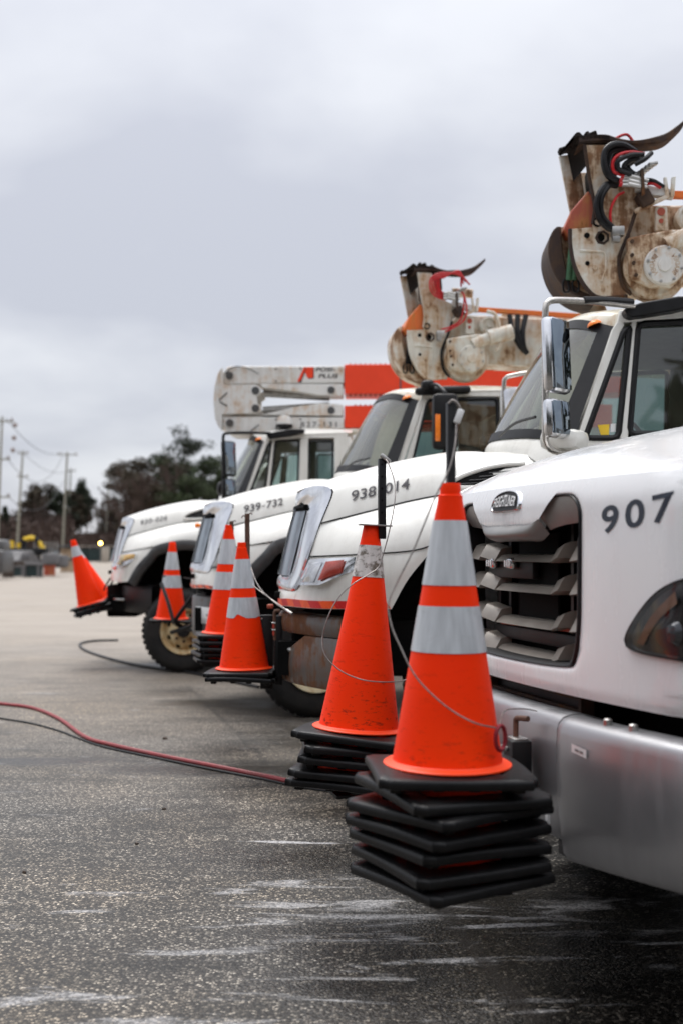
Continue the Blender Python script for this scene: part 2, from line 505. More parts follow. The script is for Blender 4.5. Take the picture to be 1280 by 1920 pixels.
class MB:
    def __init__(s, off=(0, 0, 0)):
        s.v, s.f, s.mi = [], [], []
        s.m = 0
        s.off = Vector(off)

    def add(s, vs, fs):
        o = len(s.v)
        s.v += [Vector(v) + s.off for v in vs]
        s.f += [[i + o for i in f] for f in fs]
        s.mi += [s.m] * len(fs)
        return s

    def grid(s, g, mirror=False, closed=False):
        nu, nv = len(g), len(g[0])
        vs = [p for r in g for p in r]
        fs = []
        for i in range(nu - (0 if closed else 1)):
            for j in range(nv - 1):
                i2 = (i + 1) % nu
                fs.append([i * nv + j, i2 * nv + j, i2 * nv + j + 1, i * nv + j + 1])
        s.add(vs, fs)
        if mirror:
            s.add([(p[0], -p[1], p[2]) for p in vs], [f[::-1] for f in fs])
        return s

    def coons(s, b, t, l, r, nu=20, nv=10, bulge=(0, 0, 0), mirror=False):
        s.grid(coons(b, t, l, r, nu, nv, bulge), mirror)
        return s

    def box(s, c, d, rot=None, r=0.0):
        bm = bmesh.new()
        bmesh.ops.create_cube(bm, size=1)
        for v in bm.verts:
            v.co = Vector((v.co.x * d[0], v.co.y * d[1], v.co.z * d[2]))
        if r > 0:
            bmesh.ops.bevel(bm, geom=list(bm.edges), offset=min(r, min(d) * 0.45), segments=2, profile=0.5, affect='EDGES')
        m = Matrix.Translation(c)
        if rot:
            m = m @ Euler(rot).to_matrix().to_4x4()
        bm.verts.index_update()
        vs = [m @ v.co for v in bm.verts]
        fs = [[v.index for v in f.verts] for f in bm.faces]
        bm.free()
        return s.add(vs, fs)

    def tube(s, pts, r, n=8, smooth=0, caps=True, r1=None):
        P = crv(pts, smooth) if smooth else [Vector(p) for p in pts]
        vs, fs = [], []
        up = None
        for i, p in enumerate(P):
            d = (P[min(i + 1, len(P) - 1)] - P[max(i - 1, 0)])
            if d.length < 1e-9:
                d = Vector((0, 0, 1))
            d.normalize()
            if up is None:
                a = Vector((0, 0, 1)) if abs(d.z) < 0.9 else Vector((1, 0, 0))
                up = d.cross(a).normalized()
            up = (up - d * up.dot(d)).normalized()
            sd = d.cross(up)
            rr = r if r1 is None else r + (r1 - r) * i / max(1, len(P) - 1)
            for k in range(n):
                a = 2 * math.pi * k / n
                vs.append(p + (up * math.cos(a) + sd * math.sin(a)) * rr)
        for i in range(len(P) - 1):
            for k in range(n):
                k2 = (k + 1) % n
                fs.append([i * n + k, i * n + k2, (i + 1) * n + k2, (i + 1) * n + k])
        if caps:
            fs.append(list(range(n))[::-1])
            fs.append([(len(P) - 1) * n + k for k in range(n)])
        return s.add(vs, fs)

    def lathe(s, prof, c, axis='z', n=24, caps=False):
        """prof = (radius, height) pairs; axis through c"""
        vs, fs = [], []
        for (r, h) in prof:
            for k in range(n):
                a = 2 * math.pi * k / n
                x, y = r * math.cos(a), r * math.sin(a)
                q = {'z': (x, y, h), 'y': (x, h, y), 'x': (h, x, y)}[axis]
                vs.append((c[0] + q[0], c[1] + q[1], c[2] + q[2]))
        for i in range(len(prof) - 1):
            for k in range(n):
                k2 = (k + 1) % n
                fs.append([i * n + k, i * n + k2, (i + 1) * n + k2, (i + 1) * n + k])
        if caps:
            fs.append(list(range(n))[::-1])
            fs.append([(len(prof) - 1) * n + k for k in range(n)])
        return s.add(vs, fs)

    def prism(s, poly, y0, y1, fy=None):
        """polygon of (x, z) extruded in y; fy(x,z) adds to y"""
        n = len(poly)
        fy = fy or (lambda x, z: 0)
        vs = [(x, y0 + fy(x, z), z) for x, z in poly] + [(x, y1 + fy(x, z), z) for x, z in poly]
        fs = [list(range(n)), list(range(n, 2 * n))[::-1]]
        for i in range(n):
            j = (i + 1) % n
            fs.append([i, i + n, j + n, j])
        return s.add(vs, fs)

    def build(s, name, mat, parent=None, loc=None, rot=None, ang=38, bevel=0.0, smooth=True):
        me = bpy.data.meshes.new(name)
        me.from_pydata([tuple(v) for v in s.v], [], s.f)
        mats = mat if isinstance(mat, (list, tuple)) else [mat]
        for m in mats:
            me.materials.append(M[m] if isinstance(m, str) else m)
        me.polygons.foreach_set('material_index', s.mi)
        bm = bmesh.new()
        bm.from_mesh(me)
        bmesh.ops.remove_doubles(bm, verts=bm.verts, dist=1e-5)
        bmesh.ops.recalc_face_normals(bm, faces=bm.faces)
        bm.to_mesh(me)
        bm.free()
        if smooth:
            me.polygons.foreach_set('use_smooth', [True] * len(me.polygons))
            me.set_sharp_from_angle(angle=R(ang))
        o = bpy.data.objects.new(name, me)
        COL.objects.link(o)
        if parent:
            o.parent = parent
        if loc:
            o.location = loc
        if rot:
            o.rotation_euler = rot
        if bevel > 0:
            b = o.modifiers.new('bevel', 'BEVEL')
            b.width = bevel
            b.segments = 2
            b.limit_method = 'ANGLE'
            b.angle_limit = R(40)
        return o


def coons(b, t, l, r, nu, nv, bulge=(0, 0, 0)):
    b, t, l, r = crv(b, nu), crv(t, nu), crv(l, nv), crv(r, nv)
    B_ = Vector(bulge)
    g = []
    for i in range(nu):
        u = i / (nu - 1)
        row = []
        for j in range(nv):
            v = j / (nv - 1)
            p = b[i] * (1 - v) + t[i] * v + l[j] * (1 - u) + r[j] * u
            p = p - (b[0] * (1 - u) * (1 - v) + b[-1] * u * (1 - v) + t[0] * (1 - u) * v + t[-1] * u * v)
            p = p + B_ * (math.sin(math.pi * u) ** 0.7 * math.sin(math.pi * v) ** 0.8)
            row.append(p)
        g.append(row)
    return g


def thing(name, label, cat, loc=(0, 0, 0), rot=(0, 0, 0), group=None):
    o = bpy.data.objects.new(name, None)
    COL.objects.link(o)
    o.location = loc
    o.rotation_euler = rot
    o.empty_display_size = 0.2
    return tag(o, label, cat, group)


def tag(o, label, cat, group=None):
    o['label'] = label
    o['category'] = cat
    if group:
        o['group'] = group
    return o


def part(o, label=None):
    if label:
        o['label'] = label
    return o


def textgeo(txt, bold=0.0, spacing=1.0):
    cu = bpy.data.curves.new('t', 'FONT')
    cu.body = txt
    cu.size = 1.0
    cu.offset = bold
    cu.space_character = spacing
    cu.resolution_u = 4
    ob = bpy.data.objects.new('t', cu)
    COL.objects.link(ob)
    bpy.context.view_layer.update()
    me = bpy.data.meshes.new_from_object(ob.evaluated_get(bpy.context.evaluated_depsgraph_get()))
    vs = [v.co.copy() for v in me.vertices]
    fs = [list(p.vertices) for p in me.polygons]
    bpy.data.objects.remove(ob)
    bpy.data.curves.remove(cu)
    bpy.data.meshes.remove(me)
    x0, x1 = min(v.x for v in vs), max(v.x for v in vs)
    y0, y1 = min(v.y for v in vs), max(v.y for v in vs)
    return [((v.x - x0) / (x1 - x0), (v.y - y0) / (y1 - y0)) for v in vs], fs


# ------------------------------------------------------------------ ground
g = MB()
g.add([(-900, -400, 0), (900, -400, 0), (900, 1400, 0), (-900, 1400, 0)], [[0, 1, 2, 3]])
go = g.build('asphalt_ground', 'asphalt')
go['kind'] = 'structure'


# ------------------------------------------------------------------ bonneted line trucks
def lerp(a, b, t):
    return a + (b - a) * t


def pl_at(curve, x):
    """(y, z) on a polyline of (x,y,z) ordered by falling x"""
    for a, b in zip(curve, curve[1:]):
        if a[0] >= x >= b[0]:
            t = (a[0] - x) / (a[0] - b[0])
            return lerp(a[1], b[1], t), lerp(a[2], b[2], t)
    q = curve[0] if x > curve[0][0] else curve[-1]
    return q[1], q[2]


RIDGE = [(.735, .60, 1.895), (.5, .63, 1.985), (.24, .66, 2.055), (-.1, .70, 2.12), (-.3, .76, 2.10), (-.48, .80, 2.09)]
SPLIT = [(.805, .67, 1.675), (.5, .80, 1.745), (.24, .87, 1.807), (0, .93, 1.845), (-.37, .98, 1.88), (-.62, 1.02, 1.90)]
CTOP = [(1.03, 0, 1.905), (.8, 0, 1.965), (.4, 0, 2.05), (0, 0, 2.12), (-.28, 0, 2.17)]


HSIDE = coons(SPLIT, RIDGE, [SPLIT[0], (.735, .63, 1.85), RIDGE[0]], [SPLIT[-1], (-.55, .93, 2.0), RIDGE[-1]], 48, 20, (0, .03, .012))
FSIDE = []


def hood_y(x, z):
    """y of the bonnet's side panel under (x, z), from its own surface"""
    best = None
    for g_ in [HSIDE] + FSIDE:
        for r in g_:
            for p in r:
                d = (p.x - x) ** 2 + (p.z - z) ** 2
                if best is None or d < best[0]:
                    best = (d, p, r, g_)
    p = best[1]
    # first-order correction along the panel's height
    r = best[2]
    i = r.index(p)
    q = r[i + 1] if i + 1 < len(r) else r[i - 1]
    sl = (q.y - p.y) / (q.z - p.z) if abs(q.z - p.z) > 1e-4 else 0
    gi = best[3].index(r)
    r2 = best[3][gi + 1] if gi + 1 < len(best[3]) else best[3][gi - 1]
    q = r2[i]
    sx_ = (q.y - p.y - sl * (q.z - p.z)) / (q.x - p.x) if abs(q.x - p.x) > 1e-4 else 0
    return p.y + sl * (z - p.z) + sx_ * (x - p.x)


def wheel(parent, x, y, side, face, dual=False, off=0.0):
    """tyre + rim; side=+1 for the driver's side, y is the outer face"""
    R_ = 0.515
    w = 0.27
    ty = MB()
    prof = []
    for (r, h) in [(.285, 0), (.30, .012), (.36, .006), (.43, .0), (.468, .012), (.492, .035), (.510, .06), (.515, .10), (.515, .17), (.510, .21), (.492, .235), (.468, .258), (.43, .27), (.36, .264), (.285, .27)]:
        prof.append((r, -side * h))
    ty.lathe(prof, (x, y, R_), 'y', 44)
    for k in range(44):   # tread blocks
        a = 2 * math.pi * k / 44
        for hh in (0.075, 0.135, 0.195):
            ty.box((x + math.cos(a) * .516, y - side * hh, R_ + math.sin(a) * .516), (.018, .045, .050), (0, -a, 0))
    t = ty.build('tyre', 'rubber', parent)
    ri = MB()
    dish = .05 if not dual else .13
    ri.lathe([(.288, side * .004), (.288, -side * .012), (.262, -side * .018), (.25, -side * .06), (.235, -side * (dish + .05)), (.21, -side * (dish + .03)), (.165, -side * dish), (.10, -side * dish), (.095, -side * (dish - .03)), (.0, -side * (dish - .035))], (x, y, R_), 'y', 40)
    rim = ri.build('rim', face, parent)
    hb = MB()
    hb.lathe([(.082, -side * dish), (.082, side * (.05 - dish)), (.065, side * (.085 - dish)), (0, side * (.09 - dish))], (x, y, R_), 'y', 20)
    hb.build('hub', 'black', rim)
    for k in range(8):
        hh = MB()
        a = 2 * math.pi * (k + .5) / 8
        hh.lathe([(.0, side * .002), (.026, side * .002), (.028, -side * .004)], (x + math.cos(a) * .197, y - side * (dish + .016), R_ + math.sin(a) * .197), 'y', 12)
        hh.build('hand_hole', 'void', rim)
    for k in range(8):
        a = 2 * math.pi * k / 8
        b = MB()
        b.lathe([(.019, -side * (dish + .002)), (.017, side * (.025 - dish)), (.008, side * (.035 - dish)), (0, side * (.036 - dish))], (x + math.cos(a) * .128, y, R_ + math.sin(a) * .128), 'y', 6)
        b.build('lug_nut', 'rust', rim)


def digits(parent, txt, p0, p1, h, off, name='fleet_number', bold=0.012, spacing=1.0, mat='decal', yf=None, dz=0):
    mb = MB()
    a_, c_ = txt.split('-')
    runs = ((a_, 0.0, .43, 0, 1), ('-', .463, .545, .36, .46), (c_, .58, 1.0, 0, 1))
    uv, fs = [], []
    for tx, u0, u1, v0, v1 in runs:
        q, f = textgeo(tx, bold, spacing)
        o_ = len(uv)
        uv += [(lerp(u0, u1, u), lerp(v0, v1, v)) for u, v in q]
        fs += [[i + o_ for i in ff] for ff in f]
    out = []
    for u, v in uv:
        x = lerp(p0[0], p1[0], u) - v * h * 0.06
        z = lerp(p0[1], p1[1], u) + v * h
        out.append((x, yf(x, z) + off, z))
    mb.add(out, fs)
    return mb.build(name, mat, parent, smooth=False)


def international(P):
    a = R(P['yaw'])
    dz = P.get('dz', 0)
    O3 = (0, 0, dz)
    body = P['body']
    t = thing('line_truck', P['label'], 'truck', (P['X'], P['Y'], 0), (0, 0, math.pi + a), 'line trucks parked side by side')

    # ---- bonnet
    h = MB(O3)
    F = P['fender']
    low_top = P['low_top']
    h.coons(CTOP, RIDGE, [CTOP[0], (.93, .33, 1.915), RIDGE[0]], [CTOP[-1], (-.36, .45, 2.14), RIDGE[-1]], 24, 10, (0, 0, .015), True)
    h.coons(SPLIT, RIDGE, [SPLIT[0], (.735, .63, 1.85), RIDGE[0]], [SPLIT[-1], (-.55, .93, 2.0), RIDGE[-1]], 24, 10, (0, .03, .012), True)
    h.coons(F, SPLIT, [F[0], (.845, .70, 1.57), SPLIT[0]], [F[-1], (-.74, 1.09, 1.55), SPLIT[-1]], 36, 14, (0, .055, .01), True)
    B_ = P['arch']            # arch edge from its front foot up to low_top's end
    bot = P['bottom']
    h.coons(bot, low_top, [bot[0], (.955, .64, 1.258), low_top[0]], B_, 20, 12, (.012, .03, 0), True)
    cb = [(1.15, 0, bot[0][2] - .012), (1.10, .33, bot[0][2] - .008), bot[0]]
    ct = [(1.15, 0, 1.25), (1.10, .25, 1.25), (.955, .64, 1.258)]
    h.coons(cb, ct, [cb[0], ct[0]], [cb[-1], ct[-1]], 16, 6, (.012, .006, 0), True)
    hood = h.build('hood', body, t, ang=50)
    # seams
    for sgn in (1, -1):
        sm = MB(O3)
        f2 = lambda q: [(x, sgn * y, z) for x, y, z in q]
        sm.tube(f2([(x, y + .008, z) for x, y, z in SPLIT[:-1]]), .0045, 5, 40)
        sm.build('panel_seam', 'void', hood)
        sm = MB(O3)
        sm.tube(f2([(x, y + .010, z) for x, y, z in low_top]), .0045, 5, 20)
        sm.build('panel_seam', 'void', hood)

    # ---- chrome grille surround
    Oc = [(1.015, 0, 1.912), (.925, .33, 1.922), (.80, .535, 1.918), (.742, .617, 1.872), (.812, .678, 1.675), (.880, .735, 1.464), (.965, .635, 1.258), (1.105, .255, 1.245), (1.155, 0, 1.245)]
    Ic = [(1.03, 0, 1.80), (1.00, .18, 1.81), (.945, .30, 1.812), (.925, .345, 1.765), (.965, .352, 1.6), (1.0, .352, 1.45), (1.035, .335, 1.345), (1.10, .18, 1.332), (1.145, 0, 1.332)]
    c = MB(O3)
    gr = []
    o_, i_ = crv(Oc, 60), crv(Ic, 60)
    for k in range(60):
        row = []
        for j in range(9):
            v = j / 8
            p = o_[k].lerp(i_[k], v)
            p = p + Vector((.010, .016, 0)) * math.sin(math.pi * v) ** .8
            row.append(p)
        q = i_[k]
        row += [q + Vector((-.03, 0, 0)), q + Vector((-.10, -.01, 0))]
        gr.append(row)
    c.grid(gr, True)
    sur = c.build('grille_surround', 'chrome', t, ang=60)
    b = MB(O3)
    b.coons([(1.02, 0, 1.33), (.97, .2, 1.33), (.90, .36, 1.34)], [(.93, 0, 1.82), (.90, .2, 1.82), (.83, .36, 1.82)], [(1.02, 0, 1.33), (.93, 0, 1.82)], [(.90, .36, 1.34), (.83, .36, 1.82)], 8, 8, (0, 0, 0), True)
    b.build('grille_back', 'void', sur)
    s = MB(O3)
    lo_, hi_ = [(1.040, -.335, 1.335), (1.110, -.16, 1.335), (1.135, 0, 1.335), (1.110, .16, 1.335), (1.040, .335, 1.335)], [(.925, -.335, 1.80), (1.00, -.16, 1.80), (1.022, 0, 1.80), (1.00, .16, 1.80), (.925, .335, 1.80)]
    s.coons(lo_, hi_, [lo_[0], hi_[0]], [lo_[-1], hi_[-1]], 24, 12, (.004, 0, 0))
    scr = s.build('grille_screen', P['screen'], sur, ang=60)
    s = MB(O3)
    s.tube([(x + .004, y, z - .012) for x, y, z in hi_], .022, 8, 24)
    s.build('screen_trim', 'void', scr)
    for yy in (-.22, -.08, .08, .22):
        s = MB(O3)
        dx_ = -.35 * yy * yy
        s.tube([(1.142 + dx_, yy, 1.345), (1.088 + dx_, yy, 1.56), (1.030 + dx_, yy, 1.785)], .010, 6, 10)
        s.build('screen_rib', 'chrome', scr)
    for sg in (1, -1):   # fog lamp recess in the white skirt
        s = MB(O3)
        s.box((1.118, sg * .24, 1.205), (.03, .13, .048), (0, 0, sg * -.25), .008)
        s.build('skirt_slot', 'void', hood)

    # ---- headlights
    for sg in (1, -1):
        C4 = [(.86, .765, 1.447), (.557, 1.045, 1.463), (.565, 1.05, 1.385), (.76, .95, 1.293), (.945, .70, 1.285)]
        tl, tr, r2, bm_, bl = [Vector((x, sg * y, z)) for x, y, z in C4]
        ov = Vector((.012, sg * .018, 0))

        def quad(u0, u1, v0, v1, off, blg):
            """patch in the headlight outline, u rearward, v up"""
            def pt(u, v):
                lo = bl.lerp(bm_, u / .55) if u < .55 else bm_.lerp(r2, (u - .55) / .45)
                up_ = tl.lerp(tr, u)
                q = lo.lerp(up_, v)
                q = q + Vector((.03, sg * .04, 0)) * math.sin(math.pi * min(1, max(0, u))) * .8
                return q + ov * off
            n = 10
            gg = []
            for i in range(n):
                row = []
                for j in range(n):
                    u, v = lerp(u0, u1, i / (n - 1)), lerp(v0, v1, j / (n - 1))
                    q = pt(u, v) + ov * blg * math.sin(math.pi * i / (n - 1)) * math.sin(math.pi * j / (n - 1))
                    row.append(q)
                gg.append(row)
            return gg
        hl = MB(O3)
        hl.grid(quad(0, 1, 0, 1, .75, .2))
        H = hl.build('headlight', 'chrome' if P['hl'] != 'dark' else 'black', t)
        q = MB(O3)
        if P['hl'] == 'amber':
            q.grid(quad(.40, .84, .45, .90, 1.5, .5))
            q.build('turn_signal', 'amberpale', H)
            q = MB(O3)
            q.grid(quad(.12, .40, .10, .90, 1.5, .8))
            q.build('headlamp_bulb', 'goldpale', H)
        else:
            q.grid(quad(.52, .84, .18, .88, 1.5, .5))
            q.build('turn_signal', 'redlens' if P['hl'] == 'clear' else 'steel', H)
            q = MB(O3)
            q.grid(quad(.06, .42, .12, .88, 1.1, 1.0))
            q.build('headlamp_bulb', 'chrome' if P['hl'] == 'clear' else 'steel', H)
        q = MB(O3)
        q.grid(quad(.01, .99, .02, .98, 2.2, .9))
        q.build('lens', 'lens', H)

    # ---- fender flares
    if P['flare']:
        for sg in (1, -1):
            out = crv([B_[0]] + B_[1:] + F[3:], 40)
            cxw, czw = P['ax'], .55
            gg = []
            for q in out:
                d = Vector((cxw - q.x, 0, czw - q.z + dz)).normalized()
                row = []
                for v, oy in ((-.012, .0), (-.006, .03), (.03, .048), (.075, .044), (.11, .02), (.115, -.06), (.10, -.16)):
                    p = q + d * v + Vector((0, oy, 0))
                    row.append((p.x, sg * p.y, p.z))
                gg.append(row)
            MB(O3).grid(gg).build('fender_flare', 'flare', t, ang=50)
    # ---- bay lining so no light comes through
    v = MB(O3)
    v.box((.12, 0, 1.32), (1.2, .90, .90))
    v.box((-.75, 0, 1.2), (.12, 2.0, 1.4))
    v.box((.05, 0, .95), (1.9, .8, .25))
    v.build('bay_light_block', 'void', t)
    # ---- air intakes
    for sg in (1, -1):
        top = [(P['inx'], 1.90), (P['inx'] - .03, 1.935), (P['inx'] - .12, 1.975), (P['inx'] - .27, 2.015), (P['inx'] - .45, 2.03)]
        bt = [(P['inx'], 1.90), (P['inx'] - .02, 1.885), (P['inx'] - .12, 1.88), (P['inx'] - .27, 1.888), (P['inx'] - .45, 1.90)]
        f3 = lambda q, o: [(x, sg * (hood_y(x, z) + o), z) for x, z in q]
        m = MB(O3)
        m.coons(f3(bt, .008), f3(top, .008), [f3(bt, .008)[0]] * 2, [f3(bt, .008)[-1], f3(top, .008)[-1]], 20, 6)
        I = m.build('air_intake', 'void', t)
        m = MB(O3)
        m.tube(f3(bt[::-1] + top[1:], .008), .016, 8, 50)
        m.build('intake_rim', body, I)
        m = MB(O3)
        for k in range(4):
            zz = 1.905 + .022 * k
            x1_ = P['inx'] - .05 - .06 * k
            m.tube([(x1_, sg * (hood_y(x1_, zz) + .012), zz), (P['inx'] - .44, sg * (hood_y(P['inx'] - .44, zz + .02) + .012), zz + .02)], .0035, 4)
        m.build('intake_mesh', 'black', I)
    # ---- side marker
    for sg in (1, -1):
        m = MB(O3)
        yy = 1.075 if P['flare'] else 1.04
        m.lathe([(.0, sg * .03), (.03, sg * .022), (.042, 0)], (-.15, sg * yy, 1.79), 'y', 14)
        m.build('side_marker_lamp', 'amber', t)
    # ---- fleet number
    digits(t, P['num'], P['n0'], P['n1'], P['nh'], .010 + .0, bold=P.get('nb', .012), spacing=P.get('nsp', 1.0), yf=hood_y).location.z = dz

    # ---- reflective tape along the skirt
    if P.get('tape'):
        path = crv([(1.155, -.30, bot[0][2] - .008)] + [cb[1], bot[0]] + bot[1:], 70)
        mbs = MB(O3)
        for k in range(69):
            p, q = path[k], path[k + 1]
            tn = (q - p).normalized()
            nn = Vector((-tn.y, tn.x, 0))
            nn = -nn if nn.y < 0 else nn
            nn = nn.normalized()
            if nn.x < 0:
                nn = Vector((abs(nn.x), nn.y, 0))
            o = nn * .016
            sh = tn * .035
            w = P.get('tapeh', .045)
            z0, z1 = Vector((0, 0, .004)), Vector((0, 0, w))
            mbs.m = (k // 4) % 2
            mbs.add([p + o + z0, q + o + z0, q + o + z1 - sh, p + o + z1 - sh], [[0, 1, 2, 3]])
        mbs.build('reflective_tape', [P.get('tape0', 'tapered'), P.get('tape1', 'tapeorange')], t, smooth=False)

    # ---- front bumper
    bm_ = P['bumper']
    zt, zb = P.get('bzt', 1.09), P.get('bzb', .66)
    fr = lambda y: P.get('bx', 1.14) - .50 * y * y
    m = MB(O3)

    def strip(y0, y1, za, zc_, n=14):
        gg = []
        for i in range(n):
            y = lerp(y0, y1, i / (n - 1))
            u = i / (n - 1)
            z0 = za(u) if callable(za) else za
            z1 = zc_(u) if callable(zc_) else zc_
            row = [(fr(y) - .05, y, z0 - .0), (fr(y) - .01, y, z0 + .004), (fr(y), y, z0 + .02), (fr(y) + .006, y, lerp(z0, z1, .5)), (fr(y), y, z1 - .02), (fr(y) - .012, y, z1 - .005), (fr(y) - .06, y, z1), (fr(y) - .16, y, z1)]
            gg.append(row)
        m.grid(gg)
    if P.get('scoop'):
        for sg in (1, -1):
            strip(0, sg * 1.1, .965, zt, 20)
            strip(sg * .66, sg * 1.1, zb, .967, 10)
            strip(0, sg * .66, zb, lambda u: .77 + .02 * u + .175 * max(0, (u - .1) / .9) ** 1.6, 24)
    else:
        strip(-1.1, 1.1, zb, zt, 36)
    bp = m.build('front_bumper', bm_, t, ang=50)
    m = MB(O3)
    m.box((.68, 0, .88), (.5, .9, .42), None, .02)
    m.box((.30, 0, .90), (.5, 1.6, .34), None, .02)
    m.box((.4, .43, .80), (1.4, .10, .22))
    m.box((.4, -.43, .80), (1.4, .10, .22))
    m.build('frame_rail', 'void', t)
    for sg in (1, -1):
        m = MB(O3)
        m.tube([(.85, sg * .30, .86), (1.03, sg * .30, .86), (1.055, sg * .34, .86), (1.045, sg * .44, .86), (.98, sg * .50, .855), (.80, sg * .52, .855)], .018, 8, 24)
        m.build('tow_hook', 'steel', bp)
    if P.get('plate'):
        m = MB(O3)
        rz_ = .46
        cx_, cy_ = 1.024, .50
        m.box((cx_, cy_, .84), (.008, .30, .155), (0, 0, rz_), .002)
        pl = m.build('licence_plate', 'sticker', bp)
        ux, uy = -math.sin(rz_), math.cos(rz_)
        nx_, ny_ = math.cos(rz_), math.sin(rz_)
        m = MB()   # the characters are too blurred to read: only their dark strokes
        for u, w_ in ((.10, .03), (.22, .035), (.40, .05), (.52, .03), (.66, .05), (.80, .04), (.92, .03)):
            m.add([(cx_ + nx_ * .0055 + ux * (.24 * q - .12), cy_ + ny_ * .0055 + uy * (.24 * q - .12), z) for q, z in ((u - w_, .805), (u + w_ * .2, .805), (u + w_, .86), (u, .86))], [[0, 1, 2, 3]])
        m.build('plate_print', 'greytrim', pl, smooth=False)['kind'] = 'stuff'
        for sg in (-1, 1):
            m = MB()
            m.lathe([(.011, -.002), (.011, .006), (0, .007)], (cx_ + nx_ * .004 + ux * .10 * sg, cy_ + ny_ * .004 + uy * .10 * sg, .895), 'x', 8)
            m.build('plate_bolt', 'rust', pl)

    # ---- cab
    yS = lambda x, z: 1.07 - (z - 2.1) * .10 if z > 2.1 else 1.07
    cb_ = MB(O3)
    win = P['windows']
    At, Ab = (-.985, 2.83), (-.70, 2.08)
    panels = [
        [(-.70, .92), (-.70, 2.08), (-.74, 2.155), (-2.0, 2.155), (-2.0, .92)],                       # door and rear quarter
        [(-.70, 2.08), (-.955, 2.82), (-.985, 2.865), (-1.03, 2.85), (-1.005, 2.80), (-.775, 2.155)],   # windscreen pillar
        [(-.985, 2.865), (-1.0, 2.935), (-2.0, 2.965), (-2.0, 2.885), (-1.4, 2.885)],                    # roof rail
    ]
    for w in P['posts']:
        panels.append(w)
    for sg in (1, -1):
        for q in panels:
            cb_.prism(q, sg * -.045, sg * 0.0, lambda x, z: sg * yS(x, z))
    cb_.box((-2.02, 0, 1.9), (.05, 2.0, 2.0), None, .02)
    # windscreen header, roof
    wtop = [(-.985, -.97, 2.835), (-.80, -.6, 2.955), (-.715, 0, 2.985), (-.80, .6, 2.955), (-.985, .97, 2.835)]
    rfr = [(-1.0, -.985, 2.91), (-.86, -.6, 3.00), (-.79, 0, 3.03), (-.86, .6, 3.00), (-1.0, .985, 2.91)]
    cab = cb_.build('cab', body, t, bevel=.008)
    rf = MB(O3)
    rf.coons(wtop, rfr, [wtop[0], rfr[0]], [wtop[-1], rfr[-1]], 24, 4, (.012, 0, 0))
    rr = [(-2.05, -.99, 2.95), (-2.05, -.6, 3.03), (-2.05, 0, 3.05), (-2.05, .6, 3.03), (-2.05, .99, 2.95)]
    rf.coons(rfr, rr, [rfr[0], (-1.5, -.995, 2.935), rr[0]], [rfr[-1], (-1.5, .995, 2.935), rr[-1]], 24, 14, (0, 0, .03))
    rf.build('roof', P.get('roof', body), cab, ang=60)
    cw = MB(O3)   # cowl below the windscreen
    wbot = [(-.72, -1.03, 2.13), (-.48, -.7, 2.20), (-.29, 0, 2.235), (-.48, .7, 2.20), (-.72, 1.03, 2.13)]
    cf = [(-.62, -1.03, 1.90), (-.47, -.80, 2.085), (-.27, 0, 2.165), (-.47, .80, 2.085), (-.62, 1.03, 1.90)]
    cw.coons(cf, wbot, [cf[0], wbot[0]], [cf[-1], wbot[-1]], 24, 5, (.01, 0, .0))
    cw.build('cowl', body, cab, ang=60)
    # windscreen and its black border
    ws = MB(O3)
    Lw, Rw = [wbot[0], (-.865, -1.0, 2.48), wtop[0]], [wbot[-1], (-.865, 1.0, 2.48), wtop[-1]]
    G = coons(wbot, wtop, Lw, Rw, 30, 14, (.03, 0, .01))
    ws.grid(G)
    W_ = ws.build('windshield', 'screenglass', t)
    fb = MB(O3)
    of = Vector((.006, 0, .004))
    for rows in (G[0:3], G[-3:]):
        fb.grid([[p + of for p in r] for r in rows])
    fb.grid([[p + of for p in r[0:2]] for r in G])
    fb.grid([[p + of for p in r[-2:]] for r in G])
    fb.build('windshield_seal', 'black', W_)
    for sg in (-.35, .45):
        wp = MB(O3)
        wp.tube([(-.33, sg, 2.24), (-.40, sg + .30, 2.29), (-.50, sg + .55, 2.30)], .009, 6, 8)
        wp.build('wiper', 'black', W_)
    # side windows
    for sg in (1, -1):
        for nm, q, gm in win:
            m = MB(O3)
            m.add([(x, sg * (yS(x, z) - .022), z) for x, z in q], [list(range(len(q)))])
            wd = m.build(nm, gm, t, smooth=False)
            m = MB(O3)
            qq = []
            for i in range(len(q)):   # rounded seal round the opening
                a_, b_, c_ = Vector(q[i - 1]), Vector(q[i]), Vector(q[(i + 1) % len(q)])
                rr_ = min(.035, (a_ - b_).length * .3, (c_ - b_).length * .3)
                p1, p2 = b_ + (a_ - b_).normalized() * rr_, b_ + (c_ - b_).normalized() * rr_
                qq += [p1, (p1 + p2) * .25 + b_ * .5, p2]
            qq.append(qq[0])
            m.tube([(p[0], sg * (yS(p[0], p[1]) - .006), p[1]) for p in qq], P.get('sealw', .014), 6, 0, False)
            m.build('window_seal', 'black', wd)
    # roof lamps
    for y in (-.80, -.38, 0, .38, .80):
        z = 3.008 - .17 * abs(y) ** 1.8
        x = -.80 - .13 * y * y
        m = MB(O3)
        g3 = []
        for i in range(7):
            ph = math.pi / 2 * i / 6
            g3.append([(x + math.sin(ph) * .044 * math.cos(2 * math.pi * k / 14) + .012 * math.cos(ph), y + .066 * math.sin(ph) * math.sin(2 * math.pi * k / 14), z + .030 * math.cos(ph) - .012 - .028 * math.sin(ph) * math.cos(2 * math.pi * k / 14) * .5) for k in range(15)])
        m.grid(g3)
        m.build('roof_lamp', 'amber', cab)
